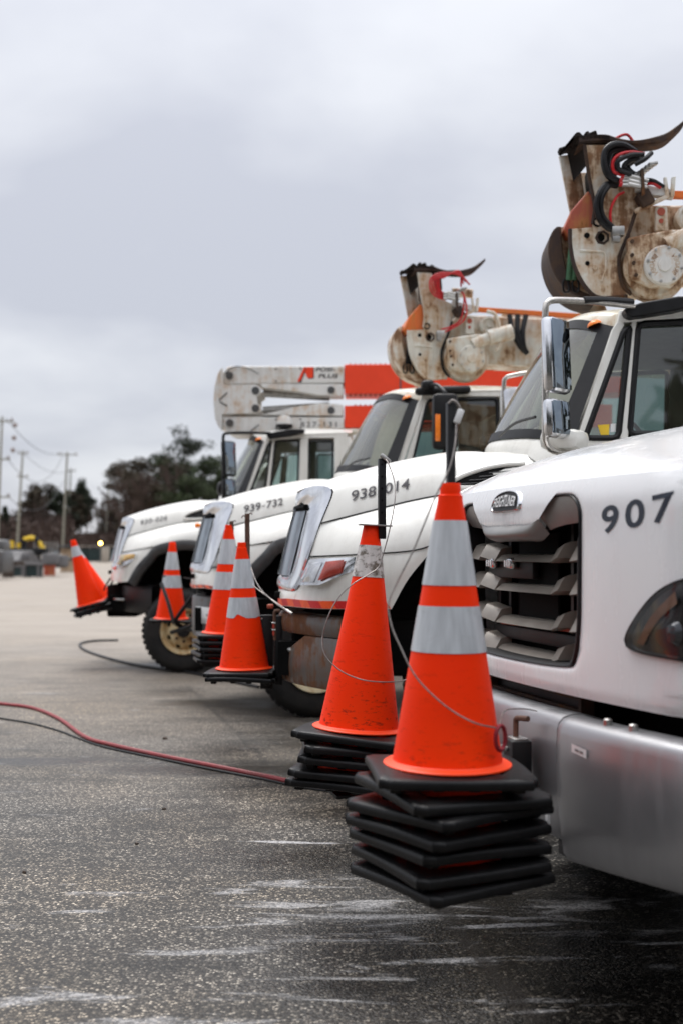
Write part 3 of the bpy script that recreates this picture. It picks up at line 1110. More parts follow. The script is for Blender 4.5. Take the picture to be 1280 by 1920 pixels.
    # roof mount of the mirror frame
    for sg in (1, -1):
        m = MB(O3)
        if P['mirror'] == 'black':
            m.box((-1.18, sg * 1.03, 2.93), (.52, .09, .075), (0, .05, sg * .02), .03)
            m.box((-1.03, sg * 1.08, 2.965), (.12, .10, .10), (0, .05, 0), .03)
        else:
            m.prism([(-1.005, 2.92), (-1.02, 2.885), (-1.055, 2.87), (-1.30, 2.905), (-1.47, 2.945), (-1.48, 2.985), (-1.32, 2.99), (-1.10, 2.955)], sg * .985, sg * 1.10)
        m.build('mirror_mount', 'black', t, bevel=.01)
    if P['mirror'] == 'black':
        m = MB(O3)
        m.box((-1.13, 1.40, 2.60), (.10, .23, .50), (0, .06, 1.5), .045)
        mi = m.build('mirror', 'black', t)
        m = MB(O3)
        m.tube([(-1.05, 1.08, 2.955), (-1.08, 1.25, 2.95), (-1.13, 1.40, 2.86), (-1.13, 1.40, 2.80)], .018, 8, 16)
        m.build('mirror_arm', 'black', mi)
        m = MB()
        m.tube([(-1.13, 1.40, 2.40), (-1.10, 1.25, 2.30), (-1.05, 1.07, 2.27)], .016, 8, 12)
        m.build('mirror_arm', 'black', mi)
        m = MB(O3)
        m.box((-1.055, 1.455, 2.54), (.012, .045, .24), (0, .0, 1.5), .005)
        m.build('mirror_marker', 'amber', mi)
    else:
        fm = 'chrome_tube' if P['mirror'] == 'chrome' else 'black'
        fmat = 'steeltube' if P['mirror'] == 'chrome' else 'black'
        for sg in (1, -1):
            m = MB(O3)
            pts = [(-1.06, 1.10, 2.935), (-.80, 1.25, 2.93), (-.60, 1.37, 2.915), (-.53, 1.40, 2.90), (-.512, 1.405, 2.85), (-.51, 1.405, 2.6), (-.51, 1.405, 2.3), (-.512, 1.40, 2.14), (-.53, 1.39, 2.085), (-.58, 1.35, 2.062), (-.72, 1.20, 2.08), (-.80, 1.07, 2.10)]
            m.tube([(x, sg * y, z) for x, y, z in pts], .019, 10, 60)
            mf = m.build('mirror_frame', fmat, t)
            m = MB(O3)
            m.box((-.64, sg * 1.24, 2.135), (.25, .20, .12), (0, -.05, sg * -.55), .045)
            m.build('mirror_foot', body if P['mirror'] == 'chrome' else 'black', mf)
            m = MB(O3)
            if P['mirror'] == 'chrome':
                m.tube([(-1.05, sg * 1.11, 2.955), (-.87, sg * 1.21, 2.945), (-.74, sg * 1.29, 2.93)], .022, 8, 10)
            else:
                m.tube([(-.60, sg * 1.4, 2.7), (-.53, sg * 1.4, 2.7)], .01, 6)
            m.build('mirror_clamp', 'black', mf)
            for nm, zc_, hh, ww in (('mirror', 2.60, .43, .20), ('convex_mirror', 2.245, .225, .19)):
                ry = sg * -.72
                m = MB(O3)
                m.box((-.575, sg * 1.38, zc_), (.075, ww, hh), (0, .05, ry), .03 if nm == 'mirror' else .037)
                mi = m.build(nm, 'chrome' if P['mirror'] == 'chrome' else 'black', mf)
                m = MB(O3)
                cx_, sy_ = -.575 - .0385 * math.cos(ry), sg * 1.38 - .0385 * math.sin(ry)
                m.box((cx_, sy_, zc_ + .004), (.006, ww - .035, hh - .04), (0, .05, ry), .002)
                m.build('mirror_glass', 'mirror', mi)
            if P['mirror'] == 'chrome':
                m = MB(O3)
                m.box((-.527, sg * 1.395, 2.59), (.008, .03, .36), None, .003)
                m.build('mirror_marker', 'tapeorange', mf)
    if P.get('hoodmirror'):
        m = MB(O3)
        for sg in (1, -1):
            m.tube([(-.36, sg * .86, 2.02), (-.38, sg * .92, 2.14), (-.40, sg * .93, 2.2)], .012, 6, 8)
            g3 = [[(-.42 - .05 * math.cos(math.pi / 2 * i / 6) * sg * 0 + .05 * math.cos(math.pi / 2 * i / 6), sg * .93 + .085 * math.sin(math.pi / 2 * i / 6) * math.cos(2 * math.pi * k / 18), 2.26 + .095 * math.sin(math.pi / 2 * i / 6) * math.sin(2 * math.pi * k / 18)) for k in range(19)] for i in range(7)]
            m.grid(g3)
        m.build('hood_mirror', 'black', t)
    # interior
    m = MB(O3)
    m.box((-.98, 0, 1.98), (.42, 1.9, .26), (0, .2, 0), .06)
    m.box((-1.35, 0, 1.2), (1.2, 1.9, .1))
    m.build('dashboard', 'black', t)
    m = MB(O3)
    pts = [(-1.24 + .09 * math.sin(k * math.pi / 12), .48 + .21 * math.cos(k * math.pi / 12), 2.13 + .19 * math.sin(k * math.pi / 12)) for k in range(25)]
    m.tube(pts, .015, 6, 0, False)
    m.tube([(-1.05, .48, 2.03), (-1.24, .48, 2.13)], .025, 6)
    m.build('steering_wheel', 'black', t)
    for y in (.48, -.48):
        m = MB(O3)
        m.box((-1.62, y, 1.85), (.5, .52, .16), None, .06)
        m.box((-1.86, y, 2.18), (.14, .50, .62), (0, -.12, 0), .06)
        m.box((-1.92, y, 2.58), (.11, .28, .20), (0, -.12, 0), .05)
        m.build('seat', 'seat', t)
    m = MB(O3)
    m.box((-1.5, 0, 2.885), (.95, 1.85, .02))
    m.box((-.93, .45, 2.80), (.12, .62, .15), (0, .55, 0), .02)
    m.box((-.93, -.45, 2.80), (.12, .62, .15), (0, .55, 0), .02)
    m.build('headliner', 'tan', t)
    if P.get('tansheet'):
        m = MB(O3)
        m.coons([(-.86, -.75, 2.12), (-.62, -.1, 2.16), (-.78, .45, 2.14)], [(-1.02, -.8, 2.80), (-.86, -.1, 2.92), (-.98, .5, 2.86)], [(-.86, -.75, 2.12), (-1.02, -.8, 2.80)], [(-.78, .45, 2.14), (-.98, .5, 2.86)], 14, 10, (.05, 0, 0))
        m.build('reflection_sheet', 'tan', t)  # tan sheet added inside to imitate tan reflections in the windscreen
    # axles and the rest of the truck
    wheel(t, P['ax'], 1.235, 1, P['wheelm'])
    wheel(t, P['ax'], -1.235, -1, P['wheelm'])
    m = MB()
    m.tube([(P['ax'], -1.1, .5), (P['ax'], 1.1, .5)], .06, 10)
    m.tube([(-4.3, -1.1, .5), (-4.3, 1.1, .5)], .07, 10)
    m.box((P['ax'], 0, .55), (.3, .35, .3), None, .08)
    m.build('axle', 'void', t)
    for sg in (1, -1):
        wheel(t, -4.3, sg * 1.22, sg, P['wheelm'], True)
    m = MB()
    for sg in (1, -1):
        m.box((-2.9, sg * .43, .85), (5.4, .09, .24))
    m.build('chassis', 'black', t)
    m = MB()
    m.box((-3.9, 0, 1.25), (3.3, 2.3, .12), None, .02)
    for sg in (1, -1):
        m.box((-2.85, sg * .98, 1.62), (1.1, .36, .75), None, .02)
        m.box((-4.95, sg * .98, 1.62), (1.2, .36, .75), None, .02)
    ub = m.build('utility_body', body, t)
    for sg in (1, -1):
        for x in (-2.57, -3.12, -4.65, -5.25):
            m = MB()
            m.box((x, sg * 1.165, 1.62), (.50, .012, .66), None, .004)
            m.build('locker_door', body, ub)
    for sg in (1, -1):
        m = MB()
        m.tube([(-1.75, sg * .88, .75), (-.95, sg * .88, .75)], .26, 20)
        m.build('fuel_tank', 'steel', t)
    return t


M['screen'] = plain('blue grey grille screen', (0.30, 0.34, 0.38), 0.3, 0.7, 0.2, 6)
M['steeltube'] = plain('brushed steel tube', (0.55, 0.52, 0.48), 0.25, 0.85, 0.15)

flF = [(.872, .73, 1.464), (.6, 1.02, 1.50), (.35, 1.15, 1.54), (.05, 1.20, 1.605), (-.2, 1.20, 1.585), (-.45, 1.18, 1.47), (-.62, 1.15, 1.30), (-.70, 1.12, 1.10)]
flB = [(.72, 1.03, 1.10), (.604, 1.09, 1.28), (.457, 1.13, 1.435), (.35, 1.15, 1.54)]
flBot = [(1.0, .62, 1.10), (.87, .86, 1.09), (.72, 1.03, 1.10)]
door_wide = [('door_window', [(-.875, 2.185), (-1.045, 2.845), (-1.70, 2.87), (-1.70, 2.185)], 'glassdark')]
posts_wide = [[(-1.725, 2.155), (-1.725, 2.89), (-2.0, 2.89), (-2.0, 2.155)], [(-.79, 2.155), (-1.01, 2.815), (-1.035, 2.86), (-1.06, 2.86), (-.865, 2.155)]]
win_vent = [('vent_window', [(-.785, 2.165), (-1.02, 2.80), (-1.058, 2.832), (-.978, 2.165)], 'glass'),
            ('door_window', [(-1.045, 2.19), (-1.11, 2.85), (-1.72, 2.87), (-1.72, 2.19)], 'glassdark')]
post_vent = [[(-.985, 2.155), (-1.07, 2.87), (-1.10, 2.87), (-1.035, 2.155)], [(-1.735, 2.155), (-1.735, 2.89), (-2.0, 2.89), (-2.0, 2.155)]]

T930 = international(dict(
    label='farthest white line truck marked 930-026 under a folded red and white aerial boom', X=-1.898, Y=15.18, yaw=-1.6, dz=.017,
    body='cream', fender=flF, low_top=flF[:3], arch=flB, bottom=flBot, flare=True, ax=0, inx=.05, hl='amber',
    num='930-026', n0=(.64, 1.812), n1=(.275, 1.874), nh=.062, nsp=1.12, nb=.004, bumper='black', bx=1.02, windows=[
        ('vent_window', [(-.785, 2.165), (-1.015, 2.80), (-1.05, 2.83), (-.975, 2.165)], 'glass'),
        ('door_window', [(-1.045, 2.19), (-1.11, 2.85), (-1.40, 2.86), (-1.385, 2.19)], 'glass'),
        ('rear_window', [(-1.53, 2.22), (-1.53, 2.85), (-1.82, 2.85), (-1.82, 2.22)], 'glassdark')],
    posts=[[(-.985, 2.155), (-1.07, 2.87), (-1.10, 2.87), (-1.035, 2.155)], [(-1.40, 2.155), (-1.415, 2.88), (-1.515, 2.89), (-1.515, 2.155)], [(-1.84, 2.155), (-1.84, 2.89), (-2.0, 2.89), (-2.0, 2.155)]],
    screen='chrome', mirror='blackloop', hoodmirror=True, wheelm='gold', bzt=1.05, bzb=.7))
T939 = international(dict(
    label='white line truck marked 939-732 with black mirror and red hoses on its boom', X=-.342, Y=11.41, yaw=5.5, dz=.05,
    body='cream', fender=flF, low_top=flF[:3], arch=flB, bottom=flBot, flare=True, ax=0, inx=.05, hl='dark',
    num='939-732', n0=(.64, 1.806), n1=(.28, 1.876), nh=.070, bumper='bumpgrey', plate=True, windows=door_wide, posts=posts_wide,
    screen='screen', mirror='black', wheelm='goldpale', tape=True, tapeh=.032, tape0='tapeorange', tape1='redlens', roof='creamrust', tansheet=True, bzt=1.02, bzb=.62))
f38 = [(.872, .73, 1.464), (.557, 1.03, 1.478), (.24, 1.12, 1.50), (.08, 1.145, 1.545), (-.1, 1.16, 1.605), (-.3, 1.165, 1.63), (-.5, 1.15, 1.60), (-.72, 1.12, 1.45), (-.80, 1.10, 1.2)]
T938 = international(dict(
    label='white line truck marked 938-014 with a rusty bumper and chrome loop mirrors', X=.715, Y=7.823, yaw=-3.4, dz=0,
    body='cream', fender=f38, low_top=f38[:4], arch=[(.355, 1.10, 1.155), (.25, 1.125, 1.342), (.08, 1.145, 1.545)],
    bottom=[(1.0, .62, 1.145), (.82, .90, 1.145), (.6, 1.04, 1.15), (.355, 1.10, 1.155)], flare=False, ax=-.22, inx=.0, hl='clear',
    num='938-014', n0=(.615, 1.811), n1=(.25, 1.882), nh=.068, bumper='bumprust', scoop=True, windows=win_vent, posts=post_vent,
    screen='screen', mirror='chrome', wheelm='goldpale', tape=True, tapeh=.05, roof='creamrust', tansheet=True, bzt=1.095, bzb=.64, sealw=.02))
# two stickers in the vent window
m = MB()
ysd = lambda z: 1.07 - (z - 2.1) * .10
m.add([(-.862, ysd(2.245) - .018, 2.245), (-.93, ysd(2.25) - .018, 2.25), (-.925, ysd(2.12) - .018, 2.15), (-.89, ysd(2.12) - .018, 2.15)], [[0, 1, 2, 3]])
m.build('window_sticker', 'yellow', T938, smooth=False)
m = MB()
m.add([(-.938, ysd(2.25) - .018, 2.252), (-.968, ysd(2.25) - .018, 2.255), (-.966, ysd(2.2) - .018, 2.205), (-.936, ysd(2.2) - .018, 2.202)], [[0, 1, 2, 3]])
m.build('window_sticker', 'sticker', T938, smooth=False)


# ------------------------------------------------------------------ the nearest truck (907)
def truck907():
    t = thing('line_truck', 'nearest truck, clean white and silver, marked 907, with slatted taupe grille', 'truck', (1.6695, 4.4747, 0), (0, 0, math.pi + R(15)), 'line trucks parked side by side')

    def xf(y, z):
        x = 1.10 - .09 * y * y
        ay = abs(y)
        if ay > 1.02:
            x -= 1.6 * (ay - 1.02) ** 1.5
        if z > 1.66:
            x -= .9 * (z - 1.66) ** 1.6 + .12 * (z - 1.66)
        if z < 1.06:
            x -= 3.0 * (1.06 - z) ** 1.5 * .4
        return x
    # opening outline (y, z), with the white tongue that carries the badge
    hole = [(-.44, 1.115), (0, 1.105), (.44, 1.115), (.505, 1.15), (.53, 1.25), (.535, 1.42), (.535, 1.60), (.522, 1.655), (.48, 1.683), (.42, 1.688), (.34, 1.686), (.288, 1.674), (.265, 1.64), (.252, 1.60), (.222, 1.582), (0, 1.578), (-.222, 1.582), (-.252, 1.60), (-.265, 1.64), (-.288, 1.674), (-.34, 1.686), (-.42, 1.688), (-.48, 1.683), (-.522, 1.655), (-.535, 1.60), (-.535, 1.42), (-.53, 1.25), (-.505, 1.15)]
    NH = 144
    hl_ = crv([(y, z, 0) for y, z in hole], NH, True)
    cen = Vector((0, 1.40, 0))
    hood = MB()
    gg = []
    for p in hl_:
        d = (p - cen)
        # ray to the outer rectangle
        sc = 1e9
        if abs(d.x) > 1e-6:
            sc = min(sc, (1.25) / abs(d.x))
        if d.y > 1e-6:
            sc = min(sc, (1.735 - 1.40) / d.y)
        if d.y < -1e-6:
            sc = min(sc, (1.40 - 1.025) / -d.y)
        o = cen + d * sc
        row = [(xf(p.x, p.y) - .035, p.x * .985, p.y - .012 * (1 if p.y > 1.4 else -1)), (xf(p.x, p.y) - .006, p.x, p.y)]
        for k in range(1, 15):
            v = k / 14
            q = p.lerp(o, v)
            edge = .012 * math.exp(-v * 14)
            row.append((xf(q.x, q.y) + .004 - edge * .5, q.x, q.y))
        gg.append(row)
    hood.grid(gg, closed=True)
    # lower edge turned under
    # bonnet top
    rows = []
    ys = [-1.25 + 2.50 * i / 36 for i in range(37)]
    for y in ys:
        x0 = xf(y, 1.735)
        sh = max(0, abs(y) - .20) ** 1.6
        pts = [(x0, y, 1.735), (x0 - .055, y, 1.785 - .04 * sh), (x0 - .14, y, 1.832 - .09 * sh), (.62 - .15 * abs(y) * 0, y, 1.925 - .22 * sh), (.1, y, 2.03 - .34 * sh), (-.42, y * .98, 2.10 - .42 * sh)]
        rows.append(crv(pts, 22))
    hood.grid(rows)
    for sg in (1, -1):   # flanks with the wheel arch
        top = [rows[-1 if sg > 0 else 0][k] for k in range(22)]
        e0 = (xf(1.25, 1.025), sg * 1.25, 1.025)
        arch = [e0, (.55, sg * 1.28, 1.03), (.50, sg * 1.29, 1.18), (.30, sg * 1.3, 1.36), (0, sg * 1.3, 1.42), (-.30, sg * 1.3, 1.32), (-.48, sg * 1.29, 1.1), (-.52, sg * 1.27, .95)]
        hood.coons(arch, top, [e0, (xf(1.25, 1.4), sg * 1.25, 1.4), top[0]], [arch[-1], (-.5, sg * 1.24, 1.5), top[-1]], 40, 16, (0, sg * .03, 0))
    for sg in (1, -1):   # rounded front corner
        hood.tube([(xf(1.25, z) - .004, sg * 1.247, z) for z in (1.02, 1.15, 1.3, 1.45, 1.6, 1.68, 1.74)], .014, 8, 24)
    H = hood.build('hood', 'white', t, ang=60)

    # black frame inside the opening
    f = MB()
    gg = []
    for p in hl_:
        q = cen + (p - cen) * .955
        if p.y > 1.56:
            q = Vector((p.x * .97, p.y - .006, 0))
        gg.append([(xf(p.x, p.y) - .004, p.x, p.y), (xf(p.x, p.y) + .004, lerp(p.x, q.x, .3), lerp(p.y, q.y, .3)), (xf(q.x, q.y) - .004, q.x, q.y), (xf(q.x, q.y) - .10, q.x, q.y)])
    f.grid(gg, closed=True)
    G = f.build('grille_frame', 'black', t, ang=60)
    # grey brushed visor panels each side of the tongue, and the chin under it
    for sg in (1, -1):
        m = MB()
        a = [(xf(y, z) - .008, sg * y, z) for y, z in ((.262, 1.615), (.278, 1.662), (.33, 1.681), (.42, 1.684), (.485, 1.674), (.526, 1.64))]
        b = [(xf(y, z) - .045, sg * y, z) for y, z in ((.262, 1.572), (.30, 1.580), (.36, 1.588), (.42, 1.592), (.48, 1.596), (.526, 1.60))]
        m.coons(b, a, [b[0], a[0]], [b[-1], a[-1]], 20, 10, (.008, 0, 0))
        m.build('visor_panel', 'greytrim', G, ang=60)
    m = MB()
    a = [(xf(y, 1.6) + .006, y, 1.592 if abs(y) < .24 else 1.610) for y in (-.27, -.2, -.1, 0, .1, .2, .27)]
    b = [(xf(y, 1.5) - .045, y, 1.535 if abs(y) < .24 else 1.56) for y in (-.255, -.2, -.1, 0, .1, .2, .255)]
    m.coons(b, a, [b[0], a[0]], [b[-1], a[-1]], 24, 10, (.05, 0, -.012))
    m.build('grille_chin', 'greytrim', G, ang=60)
    # slats: a low middle bar, a raised shoulder each side, and outer wings
    for z in (1.487, 1.375, 1.250, 1.138):
        def bar(y0, y1, z0, z1, hh, dx0, dx1, nm, par):
            m = MB()
            gg = []
            for i in range(11):
                u = i / 10
                y = lerp(y0, y1, u)
                zz = lerp(z0, z1, u)
                x = xf(y, 1.4) + lerp(dx0, dx1, u)
                gg.append([(x - .075, y, zz + hh * .60), (x - .045, y, zz + hh * .52), (x - .030, y, zz + hh * .42), (x - .004, y, zz - hh * .38), (x - .001, y, zz - hh * .46), (x - .006, y, zz - hh * .52), (x - .075, y, zz - hh * .52)])
            m.grid(gg)
            vs0 = len(m.v)
            m.f.append([0, 1, 2, 3, 4, 5, 6]); m.mi.append(0)
            m.f.append([70 + k for k in range(7)][::-1]); m.mi.append(0)
            return m.build(nm, 'taupe', par, ang=40)
        S = bar(-.245, .245, z - .014, z - .014, .026, -.050, -.050, 'grille_slat', G)
        for sg in (1, -1):
            bar(sg * .250, sg * .350, z - .002, z + .016, .052, -.048, -.022, 'slat_shoulder', G)
            bar(sg * .405, sg * .500, z + .004, z + .012, .056, -.035, -.028, 'slat_wing', G)
    m = MB()
    m.box((.90, 0, 1.36), (.03, 1.06, .56))
    m.box((.97, 0, 1.365), (.012, .34, .40), None, .004)
    m.build('radiator', 'void', G)
    for yy, ww in ((.375, .03), (.27, .02), (-.375, .03), (-.27, .02)):
        m = MB()
        m.box((.955, yy, 1.36), (.03, ww, .56))
        m.build('grille_upright', 'black', G)
    m = MB()
    m.box((1.005, -.16, 1.437), (.03, .40, .082), (0, 0, .02), .006)
    bx = m.build('lamp_bracket', 'black', G)
    for y in (-.29, -.11):
        m = MB()
        m.box((1.035, y, 1.452), (.03, .072, .042), (0, 0, -.1), .012)
        o = m.build('warning_lamp', 'chrome', bx)
        for k in range(3):
            m = MB()
            m.box((1.0515, y - .021 + .021 * k, 1.452), (.004, .016, .026), (0, 0, -.1), .003)
            m.build('led', 'sticker', o)
    m = MB()
    m.box((.985, .0, 1.185), (.02, .74, .05), (0, 0, 0), .006)
    m.build('radiator_tank', 'black', G)
    m = MB()
    m.box((1.0, .02, 1.222), (.01, .60, .010), (.015, 0, 0))
    m.build('red_seal', 'redmetal', G)
    # badge
    def sx_(y, z, o=0):
        return xf(y, z) + o
    bd = [(-.118, 1.662), (-.108, 1.694), (-.07, 1.712), (0, 1.719), (.07, 1.712), (.108, 1.694), (.118, 1.662), (.10, 1.650), (0, 1.648), (-.10, 1.650)]
    m = MB()
    lp = crv([(y, z, 0) for y, z in bd], 40, True)
    c0 = Vector((0, 1.684, 0))
    gg = []
    for p in lp:
        rw = []
        for s_, o in ((1.16, .003), (1.12, .012), (1.02, .014), (1.0, .008)):
            q = c0 + (p - c0) * s_
            rw.append((sx_(q.x, q.y, o), q.x, q.y))
        gg.append(rw)
    m.grid(gg, closed=True)
    B = m.build('badge', 'chrome', H, ang=60)
    m = MB()
    m.add([(sx_(p.x, p.y, .009), p.x, p.y) for p in lp], [list(range(40))])
    m.build('badge_plate', 'black', B, smooth=False)
    vs, fs = textgeo('FREIGHTLINER', .02)
    m = MB()
    m.add([(sx_(-.098 + .196 * u, 1.665 + .034 * v, .016), -.098 + .196 * u, 1.663 + (.032 + .012 * math.sin(math.pi * u)) * v) for u, v in vs], fs)
    m.build('badge_lettering', 'sticker', B, smooth=False)
    # fleet number on the shoulder
    vs, fs = textgeo('907', .018, 1.28)
    m = MB()
    pts = []
    for u, v in vs:
        y = .664 + .335 * u
        z = 1.551 + .036 * u + .086 * v
        pts.append((xf(y, z) + .006, y, z))
    m.add(pts, fs)
    m.build('fleet_number', 'decalblue', t, smooth=False)
    # headlights
    for sg in (1, -1):
        ol = [(.745, 1.235), (.79, 1.31), (.86, 1.38), (.95, 1.42), (1.03, 1.425), (1.06, 1.36), (1.05, 1.26), (1.02, 1.195), (.90, 1.195), (.78, 1.205)]
        lp = crv([(.805 + 1.25 * (y - .745), z, 0) for y, z in ol], 48, True)
        c0 = Vector((1.02, 1.29, 0))
        m = MB()
        gg = []
        for p in lp:
            rw = []
            for s_, o in ((1.075, .003), (1.05, .014), (.985, .014), (.94, .004)):
                q = c0 + (p - c0) * s_
                rw.append((xf(q.x, q.y) + o + .004, sg * q.x, q.y))
            gg.append(rw)
        m.grid(gg, closed=True)
        hl = m.build('headlight', 'black', t, ang=60)
        m = MB()
        gg = [[(xf(c0.x + (p.x - c0.x) * s_, c0.y + (p.y - c0.y) * s_) + .0085, sg * (c0.x + (p.x - c0.x) * s_), c0.y + (p.y - c0.y) * s_) for s_ in (1, .8, .6, .4, .2, .02)] for p in lp]
        m.grid(gg, closed=True)
        m.build('reflector', 'hlinner', hl, ang=60)
        m = MB()
        m.coons([(xf(.85, 1.25) + .012, sg * .845, 1.225), (xf(.9, 1.3) + .012, sg * .915, 1.31), (xf(1.0, 1.36) + .012, sg * 1.015, 1.385)], [(xf(.88, 1.25) + .014, sg * .88, 1.222), (xf(.94, 1.28) + .014, sg * .94, 1.295), (xf(1.0, 1.34) + .014, sg * 1.03, 1.352)], [(xf(.85, 1.25) + .012, sg * .845, 1.225), (xf(.88, 1.25) + .014, sg * .88, 1.222)], [(xf(1.0, 1.36) + .012, sg * 1.015, 1.385), (xf(1.0, 1.34) + .014, sg * 1.03, 1.352)], 12, 4)
        m.build('turn_signal', 'amberdark', hl)
        for yy in (1.01, 1.11):
            m = MB()
            m.lathe([(.002, .022), (.026, .016), (.038, .0)], (xf(yy, 1.28) + .0085, sg * yy, 1.265), 'x', 20)
            m.build('headlamp_bulb', 'bulbglass', hl)
        m = MB()
        gg = [[(xf(c0.x + (p.x - c0.x) * s_, c0.y + (p.y - c0.y) * s_) + .020 + .020 * (1 - s_ * s_), sg * (c0.x + (p.x - c0.x) * s_), c0.y + (p.y - c0.y) * s_) for s_ in (.99, .85, .7, .5, .3, .02)] for p in lp]
        m.grid(gg, closed=True)
        m.build('lens', 'lens', hl, ang=60)
    # ---- bumper in three pieces
    def xb(y):
        return 1.185 - .10 * y * y - (.9 * max(0, abs(y) - 1.15) ** 1.3)

    def bump(y0, y1, zb0, zb1, n, off=0.0):
        m = MB()
        gg = []
        for i in range(n):
            u = i / (n - 1)
            y = lerp(y0, y1, u)
            e = off
            zb = lerp(zb0, zb1, u)
            x = xb(y) + e
            zt = .968
            if off > 0:
                x -= .022 * max(0, 1 - u / .06) ** 2
            row = [(x - .20, y, zt - .03), (x - .09, y, zt + .002), (x - .05, y, zt), (x - .022, y, zt - .008), (x - .006, y, zt - .026), (x, y, zt - .05), (x + .004, y, .82), (x - .004, y, lerp(.82, zb, .5)), (x - .022, y, zb + .03), (x - .04, y, zb + .006), (x - .07, y, zb), (x - .22, y, zb + .03)]
            gg.append(row)
        m.grid(gg)
        for e, s_ in ((0, 1), ((n - 1) * 12, -1)):
            f = [e + k for k in range(12)]
            m.f.append(f[::s_])
            m.mi.append(0)
        return m
    BP = bump(-.505, .505, .545, .545, 24, -.018).build('bumper_centre', 'silver', t, ang=40)
    for sg in (1, -1):
        bump(sg * .522, sg * 1.34, .500, .560, 28, .012).build('bumper_end', 'silver', t, ang=40)
    m = MB()
    m.add([(xb(y) + .012 + .0075, y, z) for y, z in ((.650, .874), (.728, .866), (.728, .892), (.650, .900))], [[0, 1, 2, 3]])
    s_ = m.build('bumper_sticker', 'sticker', t, smooth=False)
    m = MB()
    for u0, u1 in ((.25, .52), (.58, .80)):
        m.add([(xb(.65 + .078 * u) + .0205, .65 + .078 * u, .886 - .008 * u + dz_) for u, dz_ in ((u0, -.004), (u1, -.004), (u1, .004), (u0, .004))], [[0, 1, 2, 3]])
    m.build('sticker_print', 'greytrim', s_, smooth=False)['kind'] = 'stuff'
    m = MB()
    m.box((xb(.50) + .0, .475, .622), (.012, .022, .060), None, .004)
    m.build('white_tag', 'sticker', t)
    for y in (.74, .86):
        m = MB()
        m.lathe([(.014, -.01), (.014, .012), (.009, .016), (0, .017)], (xb(y) - .045, y, .972), 'z', 8)
        m.build('bumper_bolt', 'steel', t)
    # ---- dark bay behind the bumper and under the bonnet
    m = MB()
    m.box((.50, 0, 1.38), (.68, 1.3, .66))
    m.box((.35, 0, .86), (.9, 1.1, .40))
    m.box((-.55, 0, 1.3), (.1, 2.2, 1.5))
    m.build('bay_light_block', 'void', t)  # dark boxes added under the bonnet to block light
    m = MB()
    m.box((.97, -.02, 1.005), (.06, .80, .012), (0, .2, 0))
    m.box((.985, -.02, .955), (.02, .82, .012))
    m.box((.975, .385, .975), (.05, .02, .075))
    m.box((.975, -.40, .975), (.05, .02, .075))
    m.build('oil_cooler', 'rust', t)
    m = MB()
    m.box((.955, -.02, .955), (.03, .78, .10))
    m.build('cooler_core', 'black', t)
    for y in (.43, -.43):
        m = MB()
        m.box((.3, y, .72), (1.5, .1, .24))
        m.build('frame_rail', 'void', t)
    m = MB()
    m.box((1.05, .47, .52), (.10, .10, .05), None, .01)
    m.build('tow_pin', 'black', t)
    for sg in (1, -1):
        wheel(t, 0, sg * 1.22, sg, 'steel')
        wheel(t, -4.3, sg * 1.22, sg, 'steel', True)
    # ---- cab (mostly outside the photograph)
    c = MB()
    ys = lambda x, z: 1.08 - max(0, z - 1.95) * .12
    for sg in (1, -1):
        for q in ([(-.45, .80), (-.45, 1.86), (-.55, 1.98), (-2.1, 1.98), (-2.1, .80)], [(-.55, 1.98), (-1.0, 2.72), (-1.08, 2.72), (-.68, 1.98)], [(-1.0, 2.72), (-1.05, 2.80), (-2.1, 2.84), (-2.1, 2.72)], [(-1.85, 1.98), (-1.85, 2.72), (-2.1, 2.72), (-2.1, 1.98)]):
            c.prism(q, sg * -.05, 0, lambda x, z: sg * ys(x, z))
    c.box((-2.12, 0, 1.8), (.05, 2.1, 2.0), None, .02)
    rf = [(-1.0, -.98, 2.76), (-.86, -.5, 2.84), (-.82, 0, 2.86), (-.86, .5, 2.84), (-1.0, .98, 2.76)]
    rr = [(-2.12, -.98, 2.82), (-2.12, 0, 2.9), (-2.12, .98, 2.82)]
    c.coons(rf, rr, [rf[0], rr[0]], [rf[-1], rr[-1]], 20, 8, (0, 0, .05))
    cab = c.build('cab', 'white', t, bevel=.008)
    wb = [(-.50, -1.05, 1.95), (-.30, 0, 2.06), (-.50, 1.05, 1.95)]
    m = MB()
    m.coons(wb, rf, [wb[0], rf[0]], [wb[-1], rf[-1]], 20, 10, (.03, 0, 0))
    m.build('windshield', 'glass', t)
    for sg in (1, -1):
        m = MB()
        q = [(-.70, 2.0), (-1.09, 2.70), (-1.84, 2.71), (-1.84, 2.0)]
        m.add([(x, sg * (ys(x, z) - .02), z) for x, z in q], [[0, 1, 2, 3]])
        m.build('door_window', 'glassdark', t, smooth=False)
        m = MB()
        m.box((-.95, sg * 1.35, 2.25), (.10, .22, .42), (0, 0, sg * -.3), .04)
        m.tube([(-.8, sg * 1.1, 2.4), (-.9, sg * 1.32, 2.4)], .018, 8)
        m.build('mirror', 'black', t)
    m = MB()
    m.box((-.85, 0, 1.85), (.5, 1.9, .25), None, .06)
    m.build('dashboard', 'black', t)
    for y in (.48, -.48):
        m = MB()
        m.box((-1.6, y, 1.75), (.5, .52, .16), None, .06)
        m.box((-1.85, y, 2.1), (.14, .50, .65), (0, -.12, 0), .06)
        m.build('seat', 'seat', t)
    m = MB()
    m.box((-3.2, 0, .85), (5.6, .95, .24))
    m.build('chassis', 'black', t)
    m = MB()
    m.box((-4.0, 0, 1.25), (3.4, 2.3, .9), None, .03)
    m.build('utility_body', 'white', t)
    return t


